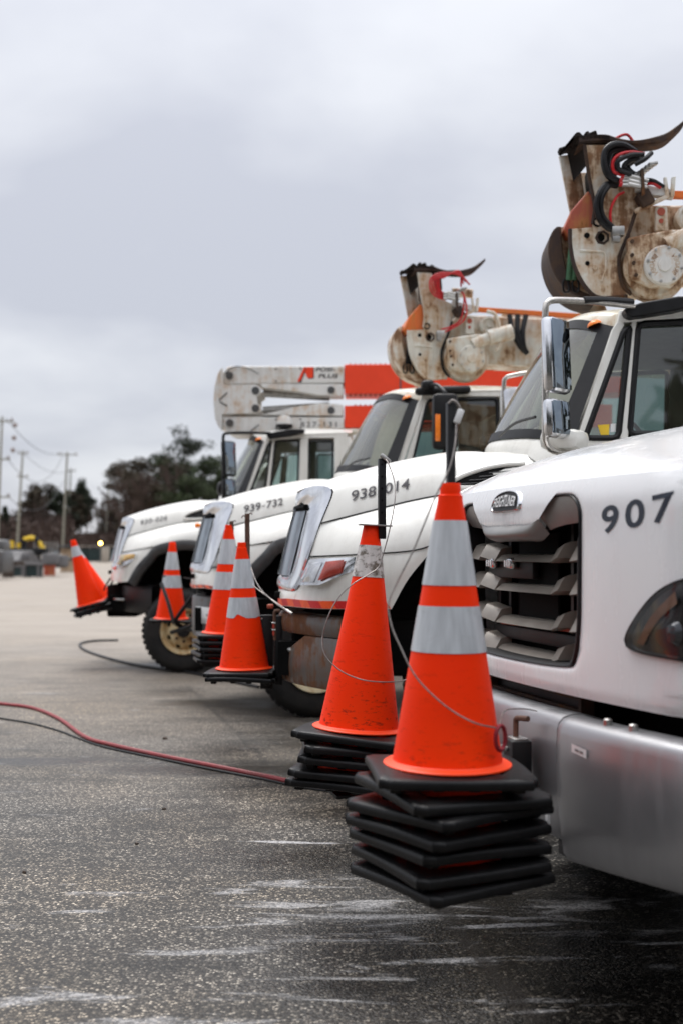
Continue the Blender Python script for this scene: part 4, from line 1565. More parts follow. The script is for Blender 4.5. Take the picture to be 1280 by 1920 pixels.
M['amberdark'] = plain('dark amber reflector', (0.16, 0.06, 0.02), 0.25, 0.3, 0.3, 20)
M['bulbglass'] = plain('dark projector lens', (0.06, 0.065, 0.075), 0.08, 0.4, 0.1)
M['decalblue'] = plain('dark blue lettering', (0.012, 0.022, 0.040), 0.4, 0, 0.1)


def hl_inner():
    t = NT('dark headlight reflector')
    w = t.n('ShaderNodeTexWave')
    w.inputs['Scale'].default_value = 5
    w.inputs['Distortion'].default_value = 2.0
    t.l(t.tc, w.inputs['Vector'])
    c = t.ramp(w.outputs[0], [(0.0, (0.012, 0.011, 0.012)), (0.5, (0.03, 0.03, 0.036)), (0.8, (0.10, 0.075, 0.035)), (1.0, (0.012, 0.012, 0.012))])
    t.pbr(c, 0.25, 0.2)
    return t.m


M['hlinner'] = hl_inner()
T907 = truck907()


# ------------------------------------------------------------------ digger boom heads carried over the cabs
def pz(pts, y):
    return [(x, y, z) for x, z in pts]


def digger_head(T, ox, oz, sc, style):
    """boom with its auger head; all of it is one part of the truck with sub-parts"""
    def A(x, z):
        return ((x + 1.0) * sc - 1.0 + ox, (z - 3.6) * sc + 3.6 + oz)

    def Q(pts):
        return [A(x, z) for x, z in pts]

    def V(pts):
        return [(*(A(p[0], p[2])[:1]), p[1], A(p[0], p[2])[1]) for p in pts]
    red = style == 'red'
    wht = 'boomclean' if red else 'boom'
    # main tube = the part
    m = MB()
    for y0, y1 in ((-.20, .20),):
        m.prism(Q([(-1.10, 3.80), (-1.10, 3.30), (-1.30, 3.24), (-1.56, 3.33), (-5.4, 3.20), (-5.4, 3.72)]), y0, y1)
    B = m.build('boom', wht, T, bevel=.02)
    m = MB()
    m.box((A(-5.0, 0)[0], 0, 2.5), (.5, .6, 2.0), None, .03)
    m.lathe([(.5, 1.2), (.5, 1.5), (.35, 1.55), (.35, 1.7)], (A(-5.0, 0)[0], 0, 0), 'z', 24)
    m.build('turret', wht, B, bevel=.01)
    if red:
        for yy in (.13, -.13):
            m = MB()
            m.tube(V([(-1.75, yy, 3.80), (-3.4, yy, 3.76)]), .055, 14)
            m.build('boom_cylinder', 'boomclean', B)
    # horn plates
    near = [(-.90, 4.172), (-1.03, 4.169), (-1.085, 3.94), (-1.235, 3.877), (-1.303, 3.796), (-1.224, 3.717), (-1.167, 3.545), (-1.11, 3.431), (-1.133, 3.293), (-1.178, 3.172), (-.996, 3.162), (-.905, 3.238), (-.837, 3.366), (-.808, 3.505), (-.814, 3.62), (-.951, 3.629), (-.962, 3.779), (-.928, 3.964)]
    m = MB()
    m.prism(Q(near), .262, .285)
    m.build('side_plate', wht, B, bevel=.004)
    m = MB()
    m.prism(Q([(x + .03, z) for x, z in near]), -.285, -.262)
    m.build('side_plate', wht, B, bevel=.004)
    m = MB()
    m.prism(Q([(-.768, 4.20), (-.90, 4.21), (-.96, 3.80), (-.95, 3.70), (-.865, 3.70)]), -.02, .005)
    m.build('horn_plate', wht, B, bevel=.004)
    # rust-worn outer edge strip of the near plate
    m = MB()
    e = [(-.90, 4.17), (-.928, 3.964), (-.962, 3.779), (-.951, 3.65)]
    m.tube([(A(x, z)[0], .285, A(x, z)[1]) for x, z in e], .012, 6, 20)
    m.build('plate_edge', 'rust' if not red else 'boomclean', B)
    m = MB()
    e = [(-.805, 3.62), (-.808, 3.505), (-.837, 3.366), (-.905, 3.238), (-.996, 3.165), (-1.178, 3.172)]
    m.tube([(A(x, z)[0], .283, A(x, z)[1]) for x, z in e], .014, 6, 30)
    m.build('plate_edge', 'rust' if not red else 'boomclean', B)
    # cap and the long curved wear rail
    m = MB()
    gg = []
    for p in crv([(-.775, 0, 4.215), (-.80, 0, 4.235), (-.84, 0, 4.238), (-.885, 0, 4.215), (-.96, 0, 4.222), (-1.06, 0, 4.212)], 16):
        x, z = A(p.x, p.z)
        f_ = max(0, min(1, (-.78 - p.x) / .12))
        gg.append([(x, -.03, z + .012), (x - .05 * (1 - f_) , .30, z + .012), (x - .05 * (1 - f_), .30, z - .014), (x, -.03, z - .014), (x, -.03, z + .012)])
    m.grid(gg)
    for k in range(7):
        m.box((A(-.79 - .03 * k, 0)[0], 0.0 + .04 * k, A(0, 4.235 + .006 * (k % 3))[1]), (.05, .08, .03), (.2 * k, .3, k), .008)
    m.build('cap', 'rustdark', B)
    m = MB()
    m.coons([(*A(-.865, 0)[:1], .01, A(0, 4.02)[1]), (*A(-.93, 0)[:1], .255, A(0, 4.06)[1])], [(*A(-.825, 0)[:1], .01, A(0, 4.21)[1]), (*A(-.90, 0)[:1], .255, A(0, 4.20)[1])], [(*A(-.865, 0)[:1], .01, A(0, 4.02)[1]), (*A(-.825, 0)[:1], .01, A(0, 4.21)[1])], [(*A(-.93, 0)[:1], .255, A(0, 4.06)[1]), (*A(-.90, 0)[:1], .255, A(0, 4.20)[1])], 8, 6, (-.05, 0, 0))
    m.build('burnt_lining', 'rustdark', B)
    rail = [(-.86, 4.20), (-1.03, 4.212), (-1.11, 4.194), (-1.224, 4.178), (-1.337, 4.186), (-1.427, 4.210), (-1.495, 4.260), (-1.545, 4.305)]
    m = MB()
    gg = []
    for i, p in enumerate(crv([(x, 0, z) for x, z in rail], 30)):
        th = .020 + .006 * math.sin(i * .35)
        x, z = A(p.x, p.z)
        ya = -.02 if i < 10 else lerp(-.02, .16, min(1, (i - 9) / 4))
        gg.append([(x, ya, z + th), (x, .29, z + th), (x, .30, z + th * .6), (x, .30, z - th * .6), (x, .29, z - th), (x, ya, z - th), (x, ya, z + th)])
    m.grid(gg)
    m.f.append([len(m.v) - 7 + k for k in range(6)])
    m.mi.append(0)
    m.build('wear_rail', 'rust', B, ang=40)
    # dark cavity and black mass between the horn plates
    m = MB()
    m.box((*A(-1.06, 0)[:1], 0, A(0, 4.08)[1]), (.16 * sc, .50, .16 * sc), (0, .1, 0), .03)
    m.box((*A(-1.06, 0)[:1], 0, A(0, 3.78)[1]), (.14 * sc, .50, .40 * sc), (0, .1, 0), .02)
    m.build('head_core', 'void' if not red else 'rust', B)
    # pivot block
    piv = [(-.775, 3.643), (-.815, 3.75), (-.93, 3.885), (-.985, 3.80), (-1.015, 3.651), (-.95, 3.625), (-.80, 3.60)]
    m = MB()
    m.prism(Q(piv), -.22, .245)
    p_ = m.build('pivot_block', 'redmetal' if not red else 'orangemetal', B, bevel=.012)
    m = MB()
    x, z = A(-.985, 3.662)
    m.lathe([(.032, .24), (.032, .292), (.022, .293), (.020, .27), (0, .27)], (x, 0, z), 'y', 18)
    m.build('pivot_pin', 'void', p_)
    # lower skid (curved brown shell)
    sk = [(-.765, 3.675), (-.725, 3.668), (-.687, 3.60), (-.678, 3.51), (-.692, 3.43), (-.725, 3.345), (-.785, 3.265), (-.88, 3.20), (-1.0, 3.165)]
    lobe = [(p.x, p.z) for p in crv([(x, 0, z) for x, z in sk], 26)] + [(-1.0, 3.20), (-.90, 3.24), (-.83, 3.30), (-.795, 3.40), (-.775, 3.52), (-.765, 3.62)]
    m = MB()
    m.prism(Q(lobe), -.27, .16)
    m.build('wear_skid', 'rust' if not red else 'boom', B, bevel=.010)
    m = MB()
    m.prism(Q([(-.75, 3.695), (-.86, 3.70), (-.87, 3.40), (-.80, 3.33), (-.765, 3.45)]), .02, .06)
    m.build('skid_web', 'boom', B)
    # slings with a hook
    m = MB()
    x, z = A(-.83, 3.5)
    for dx, mt in ((0, 0), (.035, 0)):
        m.tube([(x - dx, .17, z + .03), (x + .012 - dx, .18, z - .07), (x + .02 - dx, .17, z - .19)], .018, 8, 10)
    m.build('web_sling', 'green' if not red else 'hose', B)
    m = MB()
    for dx in (.03, -.035):
        x, z = A(-.82 - dx, 3.26)
        m.tube([(x, .17, z + .06), (x + .012, .17, z + .03), (x + .004, .17, z - .025), (x - .022, .17, z - .028), (x - .03, .17, z), (x - .022, .17, z + .05)], .008, 6, 16)
    m.build('hook', 'black', B)
    # reinforcing frame pressed into the near plate, pins, holes
    m = MB()
    lp = [(-.87, 3.475), (-1.0, 3.468), (-1.035, 3.45), (-1.035, 3.36), (-1.01, 3.27)]
    m.tube([(A(x, z)[0], .288, A(x, z)[1]) for x, z in lp], .009, 6, 24)
    m.build('plate_rib', wht, B)
    for (x, z, r, mt) in ((-.915, 3.575, .019, 'void'), (-.918, 3.392, .015, 'void'), (-.968, 3.362, .018, wht), (-1.0, 3.56, .030, 'void')):
        m = MB()
        x, z = A(x, z)
        if mt == 'void':
            m.lathe([(r, .280), (r, .2875), (0, .2875)], (x, 0, z), 'y', 16)
        else:
            m.lathe([(r, .28), (r, .296), (r * .8, .300), (0, .300)], (x, 0, z), 'y', 16)
        m.build('plate_hole' if mt == 'void' else 'plate_pin', mt, B)
    m = MB()
    x, z = A(-1.015, 3.56)
    m.lathe([(.05, .282), (.045, .296), (.033, .297), (.031, .27)], (x, 0, z), 'y', 7)
    m.build('torn_lug', 'rust', B, ang=20)
    # vertical guide strip
    m = MB()
    gs = [(-1.235, 3.74), (-1.19, 3.60), (-1.150, 3.50), (-1.125, 3.42), (-1.125, 3.33), (-1.15, 3.24), (-1.20, 3.18)]
    m.tube([(A(x, z)[0], .292, A(x, z)[1]) for x, z in gs], .013, 6, 30)
    m.build('guide_strip', 'rust' if not red else 'hose', B)
    # gear drum behind the motor
    m = MB()
    x, z = A(-1.36, 3.36)
    m.lathe([(0, .34), (.19 * sc, .34), (.215 * sc, .32), (.22 * sc, .20)], (x, 0, z), 'y', 40)
    m.build('gear_drum', wht, B)
    m = MB()
    m.prism(Q([(-1.155, 3.524), (-1.222, 3.54), (-1.434, 3.576), (-1.515, 3.575), (-1.53, 3.30), (-1.44, 3.20), (-1.30, 3.205), (-1.17, 3.27)]), .33, .40)
    gb = m.build('gearbox', wht, B, bevel=.015)
    x, z = A(-1.385, 3.338)
    m = MB()
    m.lathe([(.128 * sc, .395), (.128 * sc, .43), (.118 * sc, .440), (.045, .443), (.043, .452), (.018, .454), (0, .452)], (x, 0, z), 'y', 44)
    cv = m.build('gear_cover', wht if red else 'posi', gb)
    if not red:
        for txt, a0 in (('BRADEN', 1), ):
            vs, fs = textgeo(txt, .02)
            for sgn in (1, -1):
                m = MB()
                pts = []
                for u, v in vs:
                    ph = (math.pi if sgn > 0 else 0) + (-1 if sgn > 0 else 1) * (u - .5) * 1.7 * (1 if sgn > 0 else -1)
                    rr = (.066 + .030 * v) * sc
                    pts.append((x + rr * math.cos(ph), .4425, z + rr * math.sin(ph)))
                m.add(pts, fs)
                m.build('cast_lettering', 'boom', gb, smooth=False)
    for k in range(8):
        a = 2 * math.pi * (k + .3) / 8
        m = MB()
        m.lathe([(.010, .43), (.010, .452), (0, .453)], (x + math.cos(a) * .110 * sc, 0, z + math.sin(a) * .110 * sc), 'y', 6)
        m.build('cover_bolt', 'steel', gb)
    for (bx, bz) in ((-1.185, 3.50), (-1.185, 3.41), (-1.195, 3.36), (-1.21, 3.28)):
        m = MB()
        xx, zz = A(bx, bz)
        m.lathe([(.013, .39), (.013, .415), (0, .416)], (xx, 0, zz), 'y', 6)
        m.build('gearbox_bolt', 'rust', gb)
    m = MB()
    m.tube(V([(-1.40, .40, 3.47), (-1.60, .40, 3.56)]), .055 * sc, 14)
    m.tube(V([(-1.55, .40, 3.54), (-1.78, .40, 3.60)]), .075 * sc, 16)
    m.build('hydraulic_motor', wht, gb)
    # slotted link and sheave
    m = MB()
    m.prism(Q([(-1.355, 3.75), (-1.43, 3.75), (-1.44, 3.59), (-1.35, 3.59)]), .285, .31)
    sl_ = m.build('slotted_link', wht, B, bevel=.008)
    for zz_, r in ((3.715, .026), (3.655, .015)):
        m = MB()
        x, z = A(-1.39, zz_)
        m.lathe([(r, .30), (r, .315), (0, .315)], (x, 0, z), 'y', 14)
        m.build('link_pin', 'redmetal', sl_)
    m = MB()
    x, z = A(-1.58, 3.68)
    m.lathe([(.09, .20), (.09, .30), (.07, .31), (.06, .29), (.025, .29), (.02, .32), (0, .32)], (x, 0, z), 'y', 26)
    m.build('sheave', wht, B)
    # upper tool arm: white lug, then the orange bar
    m = MB()
    m.prism(Q([(-1.225, 3.905), (-1.30, 3.885), (-1.47, 3.855), (-1.47, 3.80), (-1.30, 3.825), (-1.225, 3.85)]), .26, .33)
    ar = m.build('tool_arm', 'posi', B, bevel=.006)
    m = MB()
    m.prism(Q([(-1.47, 3.85), (-2.6, 3.80), (-2.6, 3.755), (-1.47, 3.805)]), .27, .32)
    m.build('tool_arm_bar', 'orangemetal', ar, bevel=.005)
    m = MB()
    m.prism(Q([(-1.40, 3.93), (-1.42, 3.93), (-1.44, 3.80), (-1.22, 3.70), (-1.21, 3.725), (-1.41, 3.815)]), .32, .345)
    m.prism(Q([(-1.448, 3.925), (-1.475, 3.93), (-1.465, 3.80), (-1.44, 3.80)]), .33, .36)
    m.build('stow_bracket', 'boom', ar, bevel=.004)
    m = MB()
    x, z = A(-1.45, 3.825)
    m.lathe([(.012, .32), (.012, .333), (0, .334)], (x, 0, z), 'y', 10)
    m.build('arm_bolt', 'rust', ar)
    # coupler block
    m = MB()
    m.box((*A(-1.10, 0)[:1], .36, A(0, 3.575)[1]), (.08, .07, .06), None, .006)
    m.box((*A(-1.09, 0)[:1], .36, A(0, 3.53)[1]), (.05, .05, .05), None, .006)
    m.build('coupler_block', 'steel', B)
    # hydraulic hoses
    hs = []
    if not red:
        hs = [([(-1.10, .33, 3.888), (-1.03, .37, 3.878), (-.983, .39, 3.82), (-.963, .385, 3.74), (-.985, .38, 3.655), (-1.035, .37, 3.605), (-1.084, .37, 3.585)], .023, 'hose'),
              ([(-1.22, .33, 4.105), (-1.13, .38, 4.135), (-1.055, .40, 4.125), (-1.012, .40, 4.08), (-1.008, .40, 3.99), (-1.045, .39, 3.92), (-1.13, .37, 3.895)], .021, 'hose'),
              ([(-1.25, .30, 4.09), (-1.14, .35, 4.11), (-1.06, .37, 4.095), (-1.035, .36, 4.03), (-1.04, .36, 3.965), (-1.09, .36, 3.915), (-1.14, .35, 3.90)], .021, 'hose'),
              ([(-1.27, .36, 4.08), (-1.18, .40, 4.078), (-1.10, .42, 4.055), (-1.06, .42, 4.01), (-1.07, .41, 3.95), (-1.14, .39, 3.93)], .011, 'redhose'),
              ([(-1.28, .28, 4.07), (-1.20, .30, 4.06), (-1.15, .31, 4.01), (-1.21, .32, 3.96), (-1.27, .33, 3.95)], .018, 'hose'),
              ([(-1.24, .27, 4.125), (-1.12, .31, 4.15), (-1.035, .33, 4.11), (-1.015, .33, 4.02), (-1.06, .34, 3.93), (-1.15, .34, 3.90)], .018, 'hose'),
              ([(-1.26, .40, 4.06), (-1.17, .42, 4.05), (-1.09, .43, 4.01), (-1.10, .42, 3.96), (-1.18, .41, 3.93)], .016, 'hose'),
              ([(-1.20, .42, 3.99), (-1.26, .43, 4.02), (-1.31, .40, 4.07)], .016, 'hose'),
              ([(-1.04, .40, 3.86), (-1.0, .405, 3.80), (-.99, .40, 3.73), (-1.01, .39, 3.66), (-1.07, .38, 3.60)], .014, 'hose'),
              ([(-1.26, .24, 4.10), (-1.18, .27, 4.03), (-1.22, .30, 3.965), (-1.28, .30, 3.97)], .021, 'hose'),
              ([(-1.146, .33, 3.842), (-1.10, .36, 3.81), (-1.065, .37, 3.75), (-1.052, .365, 3.69), (-1.062, .35, 3.61)], .009, 'redhose'),
              ([(-1.105, .2, 4.225), (-1.115, .2, 4.238), (-1.165, .2, 4.262), (-1.20, .2, 4.258), (-1.235, .2, 4.21)], .010, 'redhose'),
              ([(-1.29, .34, 3.89), (-1.33, .36, 3.885), (-1.38, .34, 3.865)], .012, 'redhose'),
              ([(-1.28, .35, 3.915), (-1.33, .37, 3.90), (-1.40, .34, 3.87)], .012, 'hose')]
    else:
        for k in range(5):
            d = .021 * k
            hs.append(([(-1.39 + d, .33, 4.055 + .03 * math.sin(k)), (-1.28, .36, 4.135 + d * .5), (-1.12, .39, 4.150 - d * .6), (-1.01 - d, .40, 4.10), (-.995 - d, .40, 4.0 + d), (-1.05 - d * .5, .39, 3.925 + d * .7), (-1.15, .36, 3.90 + d * .7)], .0085, 'redhose'))
        for k in range(2):
            d = .035 * k
            hs.append(([(-1.27, .34, 4.0), (-1.32, .38, 3.95), (-1.315 - d, .38, 3.80), (-1.28 - d, .38, 3.70), (-1.20, .37, 3.645 - d * .6), (-1.11, .36, 3.62 - d)], .0085, 'redhose'))
        hs.append(([(-1.02, .2, 4.20), (-1.04, .22, 4.26), (-1.12, .22, 4.21), (-1.3, .22, 4.215)], .006, 'hose'))
        hs.append(([(-1.55, .36, 3.80), (-1.62, .40, 3.76), (-1.66, .42, 3.62), (-1.66, .42, 3.48), (-1.62, .42, 3.42)], .018, 'boomclean'))
        for k in range(3):
            hs.append(([(-1.78 - .08 * k, .30, 3.78), (-1.80 - .05 * k, .34, 3.62), (-1.87 - .02 * k, .34, 3.48), (-1.95, .30, 3.42)], .026, 'hose'))
    for pts, r, mt in hs:
        m = MB()
        m.tube(V(pts), r, 8, 40)
        m.build('hydraulic_hose', mt, B)
    # couplings
    cp = [(-1.20, 3.91, -.22), (-1.19, 3.885, -.22), (-1.19, 3.862, -.16)] if not red else [(-1.19, 3.955, 0), (-1.19, 3.93, 0), (-1.19, 3.905, 0)]
    for x, z, sl2 in cp:
        m = MB()
        x, z = A(x, z)
        m.tube([(x + .07, .40, z + .07 * -sl2 * .3), (x - .02, .40, z), (x - .09, .40, z + .09 * sl2)], .013, 8)
        m.tube([(x + .03, .40, z + .01), (x - .05, .40, z - .01)], .017, 8)
        m.build('hose_coupling', 'steel', B)
        if not red:
            m = MB()
            m.tube([(x + .085, .40, z + .012), (x + .066, .40, z + .008)], .017, 8)
            m.build('red_collar', 'redhose', B)
    m = MB()
    x, z = A(-1.245, 3.89)
    m.prism([(x + .01, z + .07), (x - .01, z + .07), (x - .02, z - .09), (x, z - .10)], .39, .425)
    m.box((A(-1.28, 0)[0], .33, A(0, 3.79)[1]), (.09, .10, .10), (0, .5, 0), .01)
    m.build('hose_bracket', 'rust', B)
    m = MB()
    for k in range(5):
        m.box((A(-1.24 - .02 * k, 0)[0], .32 + .015 * k, A(0, 3.955 + .012 * k)[1]), (.06, .05, .022), (0, .2, .1), .005)
    m.build('valve_bank', 'steel', B)
    if red:
        m = MB()
        m.tube(V([(-1.26, .1, 4.03), (-1.46, .1, 4.02)]), .045, 14)
        m.build('tool_roller', 'boomclean', B)
    return B


digger_head(T938, 0, 0, 1.0, 'black')
digger_head(T939, -.175, .055, 1.04, 'red')


# ------------------------------------------------------------------ folded aerial boom on the farthest truck
def aerial(T):
    m = MB()
    up = [(-.38, 3.71), (-.38, 3.85), (-.42, 3.895), (-.47, 3.91), (-1.94, 3.905), (-1.94, 3.683), (-.83, 3.677), (-.391, 3.669)]
    m.prism(up, -.24, .34)
    B = m.build('aerial_boom', 'posi', T, bevel=.015)
    el = [(-.33, 3.86), (-.37, 3.895), (-.38, 3.66), (-.80, 3.66), (-.855, 3.63), (-.872, 3.585), (-.855, 3.54), (-.815, 3.52), (-.815, 3.41), (-.855, 3.395), (-.872, 3.35), (-.855, 3.31), (-.82, 3.29), (-.36, 3.28), (-.36, 3.06), (-.31, 3.12), (-.268, 3.22), (-.247, 3.432), (-.258, 3.62), (-.29, 3.76)]
    for y0, y1 in ((.325, .365), (-.285, -.25)):
        m = MB()
        m.prism(el, y0, y1)
        e = m.build('elbow_plate', 'posi', B, bevel=.006)
    m = MB()
    m.prism([(-.30, 3.84), (-.255, 3.62), (-.25, 3.43), (-.27, 3.22), (-.32, 3.10), (-.40, 3.10), (-.40, 3.84)], -.25, .325)
    m.build('elbow_core', 'posi', B, bevel=.02)
    m = MB()
    m.prism([(-.846, 3.672), (-1.925, 3.668), (-1.925, 3.520), (-1.70, 3.520), (-1.60, 3.527), (-1.341, 3.572), (-.887, 3.625)], -.05, .355)
    a2 = m.build('link_arm', 'posi', B, bevel=.008)
    m = MB()
    m.prism([(-.856, 3.268), (-1.925, 3.256), (-1.925, 3.395), (-1.85, 3.412), (-1.609, 3.417), (-1.341, 3.376)], -.05, .355)
    m.build('link_arm', 'posi', B, bevel=.008)
    m = MB()
    m.prism([(-.37, 3.246), (-1.94, 3.240), (-1.94, 3.086), (-1.073, 3.079), (-1.073, 3.010), (-.494, 3.012), (-.42, 3.045), (-.37, 3.101)], -.24, .345)
    m.build('lower_boom', 'posi', B, bevel=.015)
    for zc_, sg in ((3.585, 1), (3.36, -1)):
        m = MB()
        m.tube([(-.87, .10, zc_), (-1.75, .10, zc_ - sg * .055)], .05, 16)
        m.build('lift_cylinder', 'steel', B)
    m = MB()
    m.tube([(-1.25, .30, 3.055), (-2.15, .30, 3.05)], .045, 14)
    m.build('boom_rest', 'creamrust', B)
    for x, z, r in ((-.457, 3.781, .05), (-.797, 3.584, .052), (-.797, 3.354, .052), (-.461, 3.166, .05), (-1.779, 3.587, .048), (-1.779, 3.324, .048)):
        m = MB()
        m.lathe([(r, .36), (r, .375), (r * .75, .380), (r * .70, .372), (r * .3, .372), (r * .25, .38), (0, .38)], (x, 0, z), 'y', 20)
        m.build('boom_pin', 'bumpgrey', B)
    for x in (-1.06, -1.38):
        for z in (3.87, 3.71, 3.21, 3.10):
            m = MB()
            m.lathe([(.012, .34), (.012, .352), (0, .353)], (x, 0, z), 'y', 6)
            m.build('boom_bolt', 'rust', B)
    for pts in ([(-.40, .37, 3.80), (-.50, .37, 3.89), (-.66, .37, 3.885), (-.84, .37, 3.80)], [(-.32, .372, 3.46), (-.43, .372, 3.56)], [(-.33, .372, 3.44), (-.43, .372, 3.385)], [(-.73, .36, 3.06), (-.84, .36, 3.14)]):
        m = MB()
        m.tube(pts, .006, 6, 12)
        m.build('hose_line', 'hose', B)
    m = MB()
    m.prism([(-1.945, 3.925), (-1.945, 3.543), (-5.6, 3.543), (-5.6, 3.925)], -.22, .335)
    rs = m.build('insulated_section', 'red', B, bevel=.01)
    m = MB()
    m.prism([(-1.945, 3.39), (-1.945, 3.10), (-5.4, 3.10), (-5.4, 3.39)], -.22, .335)
    m.build('insulated_section', 'red', B, bevel=.01)
    m = MB()
    m.prism([(-2.66, 3.935), (-2.66, 3.535), (-2.68, 3.535), (-2.68, 3.935)], -.225, .342)
    m.build('section_joint', 'bumpgrey', rs)
    for z0, k0, k1 in ((3.930, 0, 9), (3.535, 0, 18), (3.395, 1, 9)):
        for k in range(k0, k1):
            m = MB()
            m.box((-2.02 - .065 * k, .26, z0), (.032, .09, .022), None, .004)
            m.build('bolt_head', 'redmetal', rs)
    m = MB()
    m.box((-5.0, 0, 2.6), (.6, .6, 2.2), None, .04)
    m.lathe([(.45, 1.2), (.45, 1.5), (.3, 1.6)], (-5.0, 0, 0), 'z', 24)
    m.build('turret', 'posi', B)
    # lettering and emblem
    for txt, p0, p1, h in (('POSI-', (-1.575, 3.832), (-1.82, 3.832), .055), ('PLUS', (-1.612, 3.746), (-1.86, 3.746), .055)):
        vs, fs = textgeo(txt, .025)
        m = MB()
        m.add([(lerp(p0[0], p1[0], u) - v * h * .3, .3425, lerp(p0[1], p1[1], u) + v * h) for u, v in vs], fs)
        m.build('boom_lettering', 'decal', B, smooth=False)
    for pts, mt in (([(-1.335, 3.70), (-1.425, 3.892), (-1.452, 3.892), (-1.378, 3.70)], 'red'), ([(-1.462, 3.892), (-1.545, 3.892), (-1.545, 3.765), (-1.53, 3.748), (-1.47, 3.748), (-1.435, 3.83)], 'red')):
        m = MB()
        m.add([(x - .012, .3415, z - .010) for x, z in pts], [list(range(len(pts)))])
        m.build('emblem_shadow', 'decal', B, smooth=False)
        m = MB()
        m.add([(x, .3435, z) for x, z in pts], [list(range(len(pts)))])
        m.build('emblem', mt, B, smooth=False)
    vs, fs = textgeo('827-131', .0, 1.25)
    m = MB()
    m.add([(lerp(-1.38, -1.85, u), .3475, 3.112 + .066 * v) for u, v in vs], fs)
    m.build('boom_number', 'decal', B, smooth=False)
    # small lamp dome clamped below the elbow
    m = MB()
    m.lathe([(.10, 3.13), (.10, 3.20), (.085, 3.235), (.04, 3.255), (0, 3.26)], (-1.175, .40, 0), 'z', 20)
    d_ = m.build('dome_lamp', 'posi', B)
    m = MB()
    m.lathe([(.03, 3.0), (.05, 3.08), (.11, 3.11), (.11, 3.135)], (-1.175, .40, 0), 'z', 20)
    m.build('dome_base', 'black', d_)


aerial(T930)


# ------------------------------------------------------------------ traffic cones, nested in stacks on the bumpers
F_, YH, CH = 2133.0, 1033.0, 1.5


def at(px, py, Y):
    """the world point seen at photograph pixel (px, py) at depth Y"""
    return Vector(((px - 640) / F_ * Y, Y, CH - (py - YH) / F_ * Y))


def gpt(px, py, z=0.0):
    Y = (CH - z) * F_ / (py - YH)
    return Vector(((px - 640) / F_ * Y, Y, z))


def cone_r(z):
    return .168 - .161 * z


def cone_mesh(kind):
    H = .85
    m = MB()
    pr = [(cone_r(0), 0), (cone_r(.015), .015)]
    pr += [(cone_r(H * k / 12), H * k / 12) for k in range(1, 11)]
    if kind == 'neck':
        pr += [(.0375, .80), (.037, .812), (.0315, .816), (.0315, .842), (.029, .85), (.024, .845)]
    else:
        pr += [(cone_r(.80), .80), (.033, .845), (.029, .85), (.024, .845)]
    m.lathe(pr, (0, 0, 0), 'z', 44)
    return m


def base_mesh(seed):
    rnd = random.Random(seed)
    m = MB()
    a, rc = .232, .050
    loop = []
    for cx_, cy_, a0 in ((a - rc, a - rc, 0), (-a + rc, a - rc, 90), (-a + rc, -a + rc, 180), (a - rc, -a + rc, 270)):
        for k in range(6):
            t_ = R(a0 + 90 * k / 5)
            loop.append((cx_ + rc * math.cos(t_), cy_ + rc * math.sin(t_)))
    # resample edges for a soft sag
    L2 = [p for p in crv([(x, y, 0) for x, y in loop], 64, True)]
    ph = [rnd.uniform(0, 6.28) for _ in range(3)]
    amp = rnd.uniform(.003, .008)

    def sag(x, y):
        th = math.atan2(y, x)
        r = math.hypot(x, y) / .25
        return (amp * math.sin(2 * th + ph[0]) + amp * .6 * math.sin(th + ph[1]) - .006) * r ** 1.5
    gg = []
    for p in L2:
        row = []
        for s_, z in ((.66, -.012), (.66, .001), (.85, .001), (.972, .0), (.990, -.003), (1.0, -.010), (1.0, -.022), (.990, -.028), (.97, -.030), (.95, -.020), (.66, -.016), (.66, -.012)):
            row.append((p.x * s_, p.y * s_, z + sag(p.x * s_, p.y * s_)))
        gg.append(row)
    m.grid(gg, closed=True)
    for sx_ in (-1, 1):
        for sy_ in (-1, 1):
            for fx, fy in ((.15, .05), (.05, .15), (.17, .17)):
                m.box((sx_ * fx * 1.05, sy_ * fy * 1.05, -.031 + sag(sx_ * fx, sy_ * fy)), (.035, .035, .032), None, .004)
    return m


def collar_mesh(z0, z1, ragged=False):
    m = MB()
    n = 64
    gg = []
    rnd = random.Random(3)
    for k in range(n):
        a = 2 * math.pi * k / n
        zz = z0
        if ragged:
            zz = z0 + max(0, .030 * math.exp(-((a - 4.55) / .22) ** 2) + .012 * math.sin(a * 5.3 + 1) + rnd.uniform(-.004, .004) - .004)
        row = []
        for j in range(4):
            z = lerp(zz, z1, j / 3)
            row.append(((cone_r(z) + .0022) * math.cos(a), (cone_r(z) + .0022) * math.sin(a), z))
        gg.append(row)
    m.grid(gg, closed=True)
    return m


CM = {}


def cone_part(key, maker, name, mat, parent):
    if key not in CM:
        o = maker().build(name, mat, parent, ang=45)
        CM[key] = o
        return o
    o = CM[key].copy()
    COL.objects.link(o)
    o.parent = parent
    o.matrix_parent_inverse = Matrix()
    return o


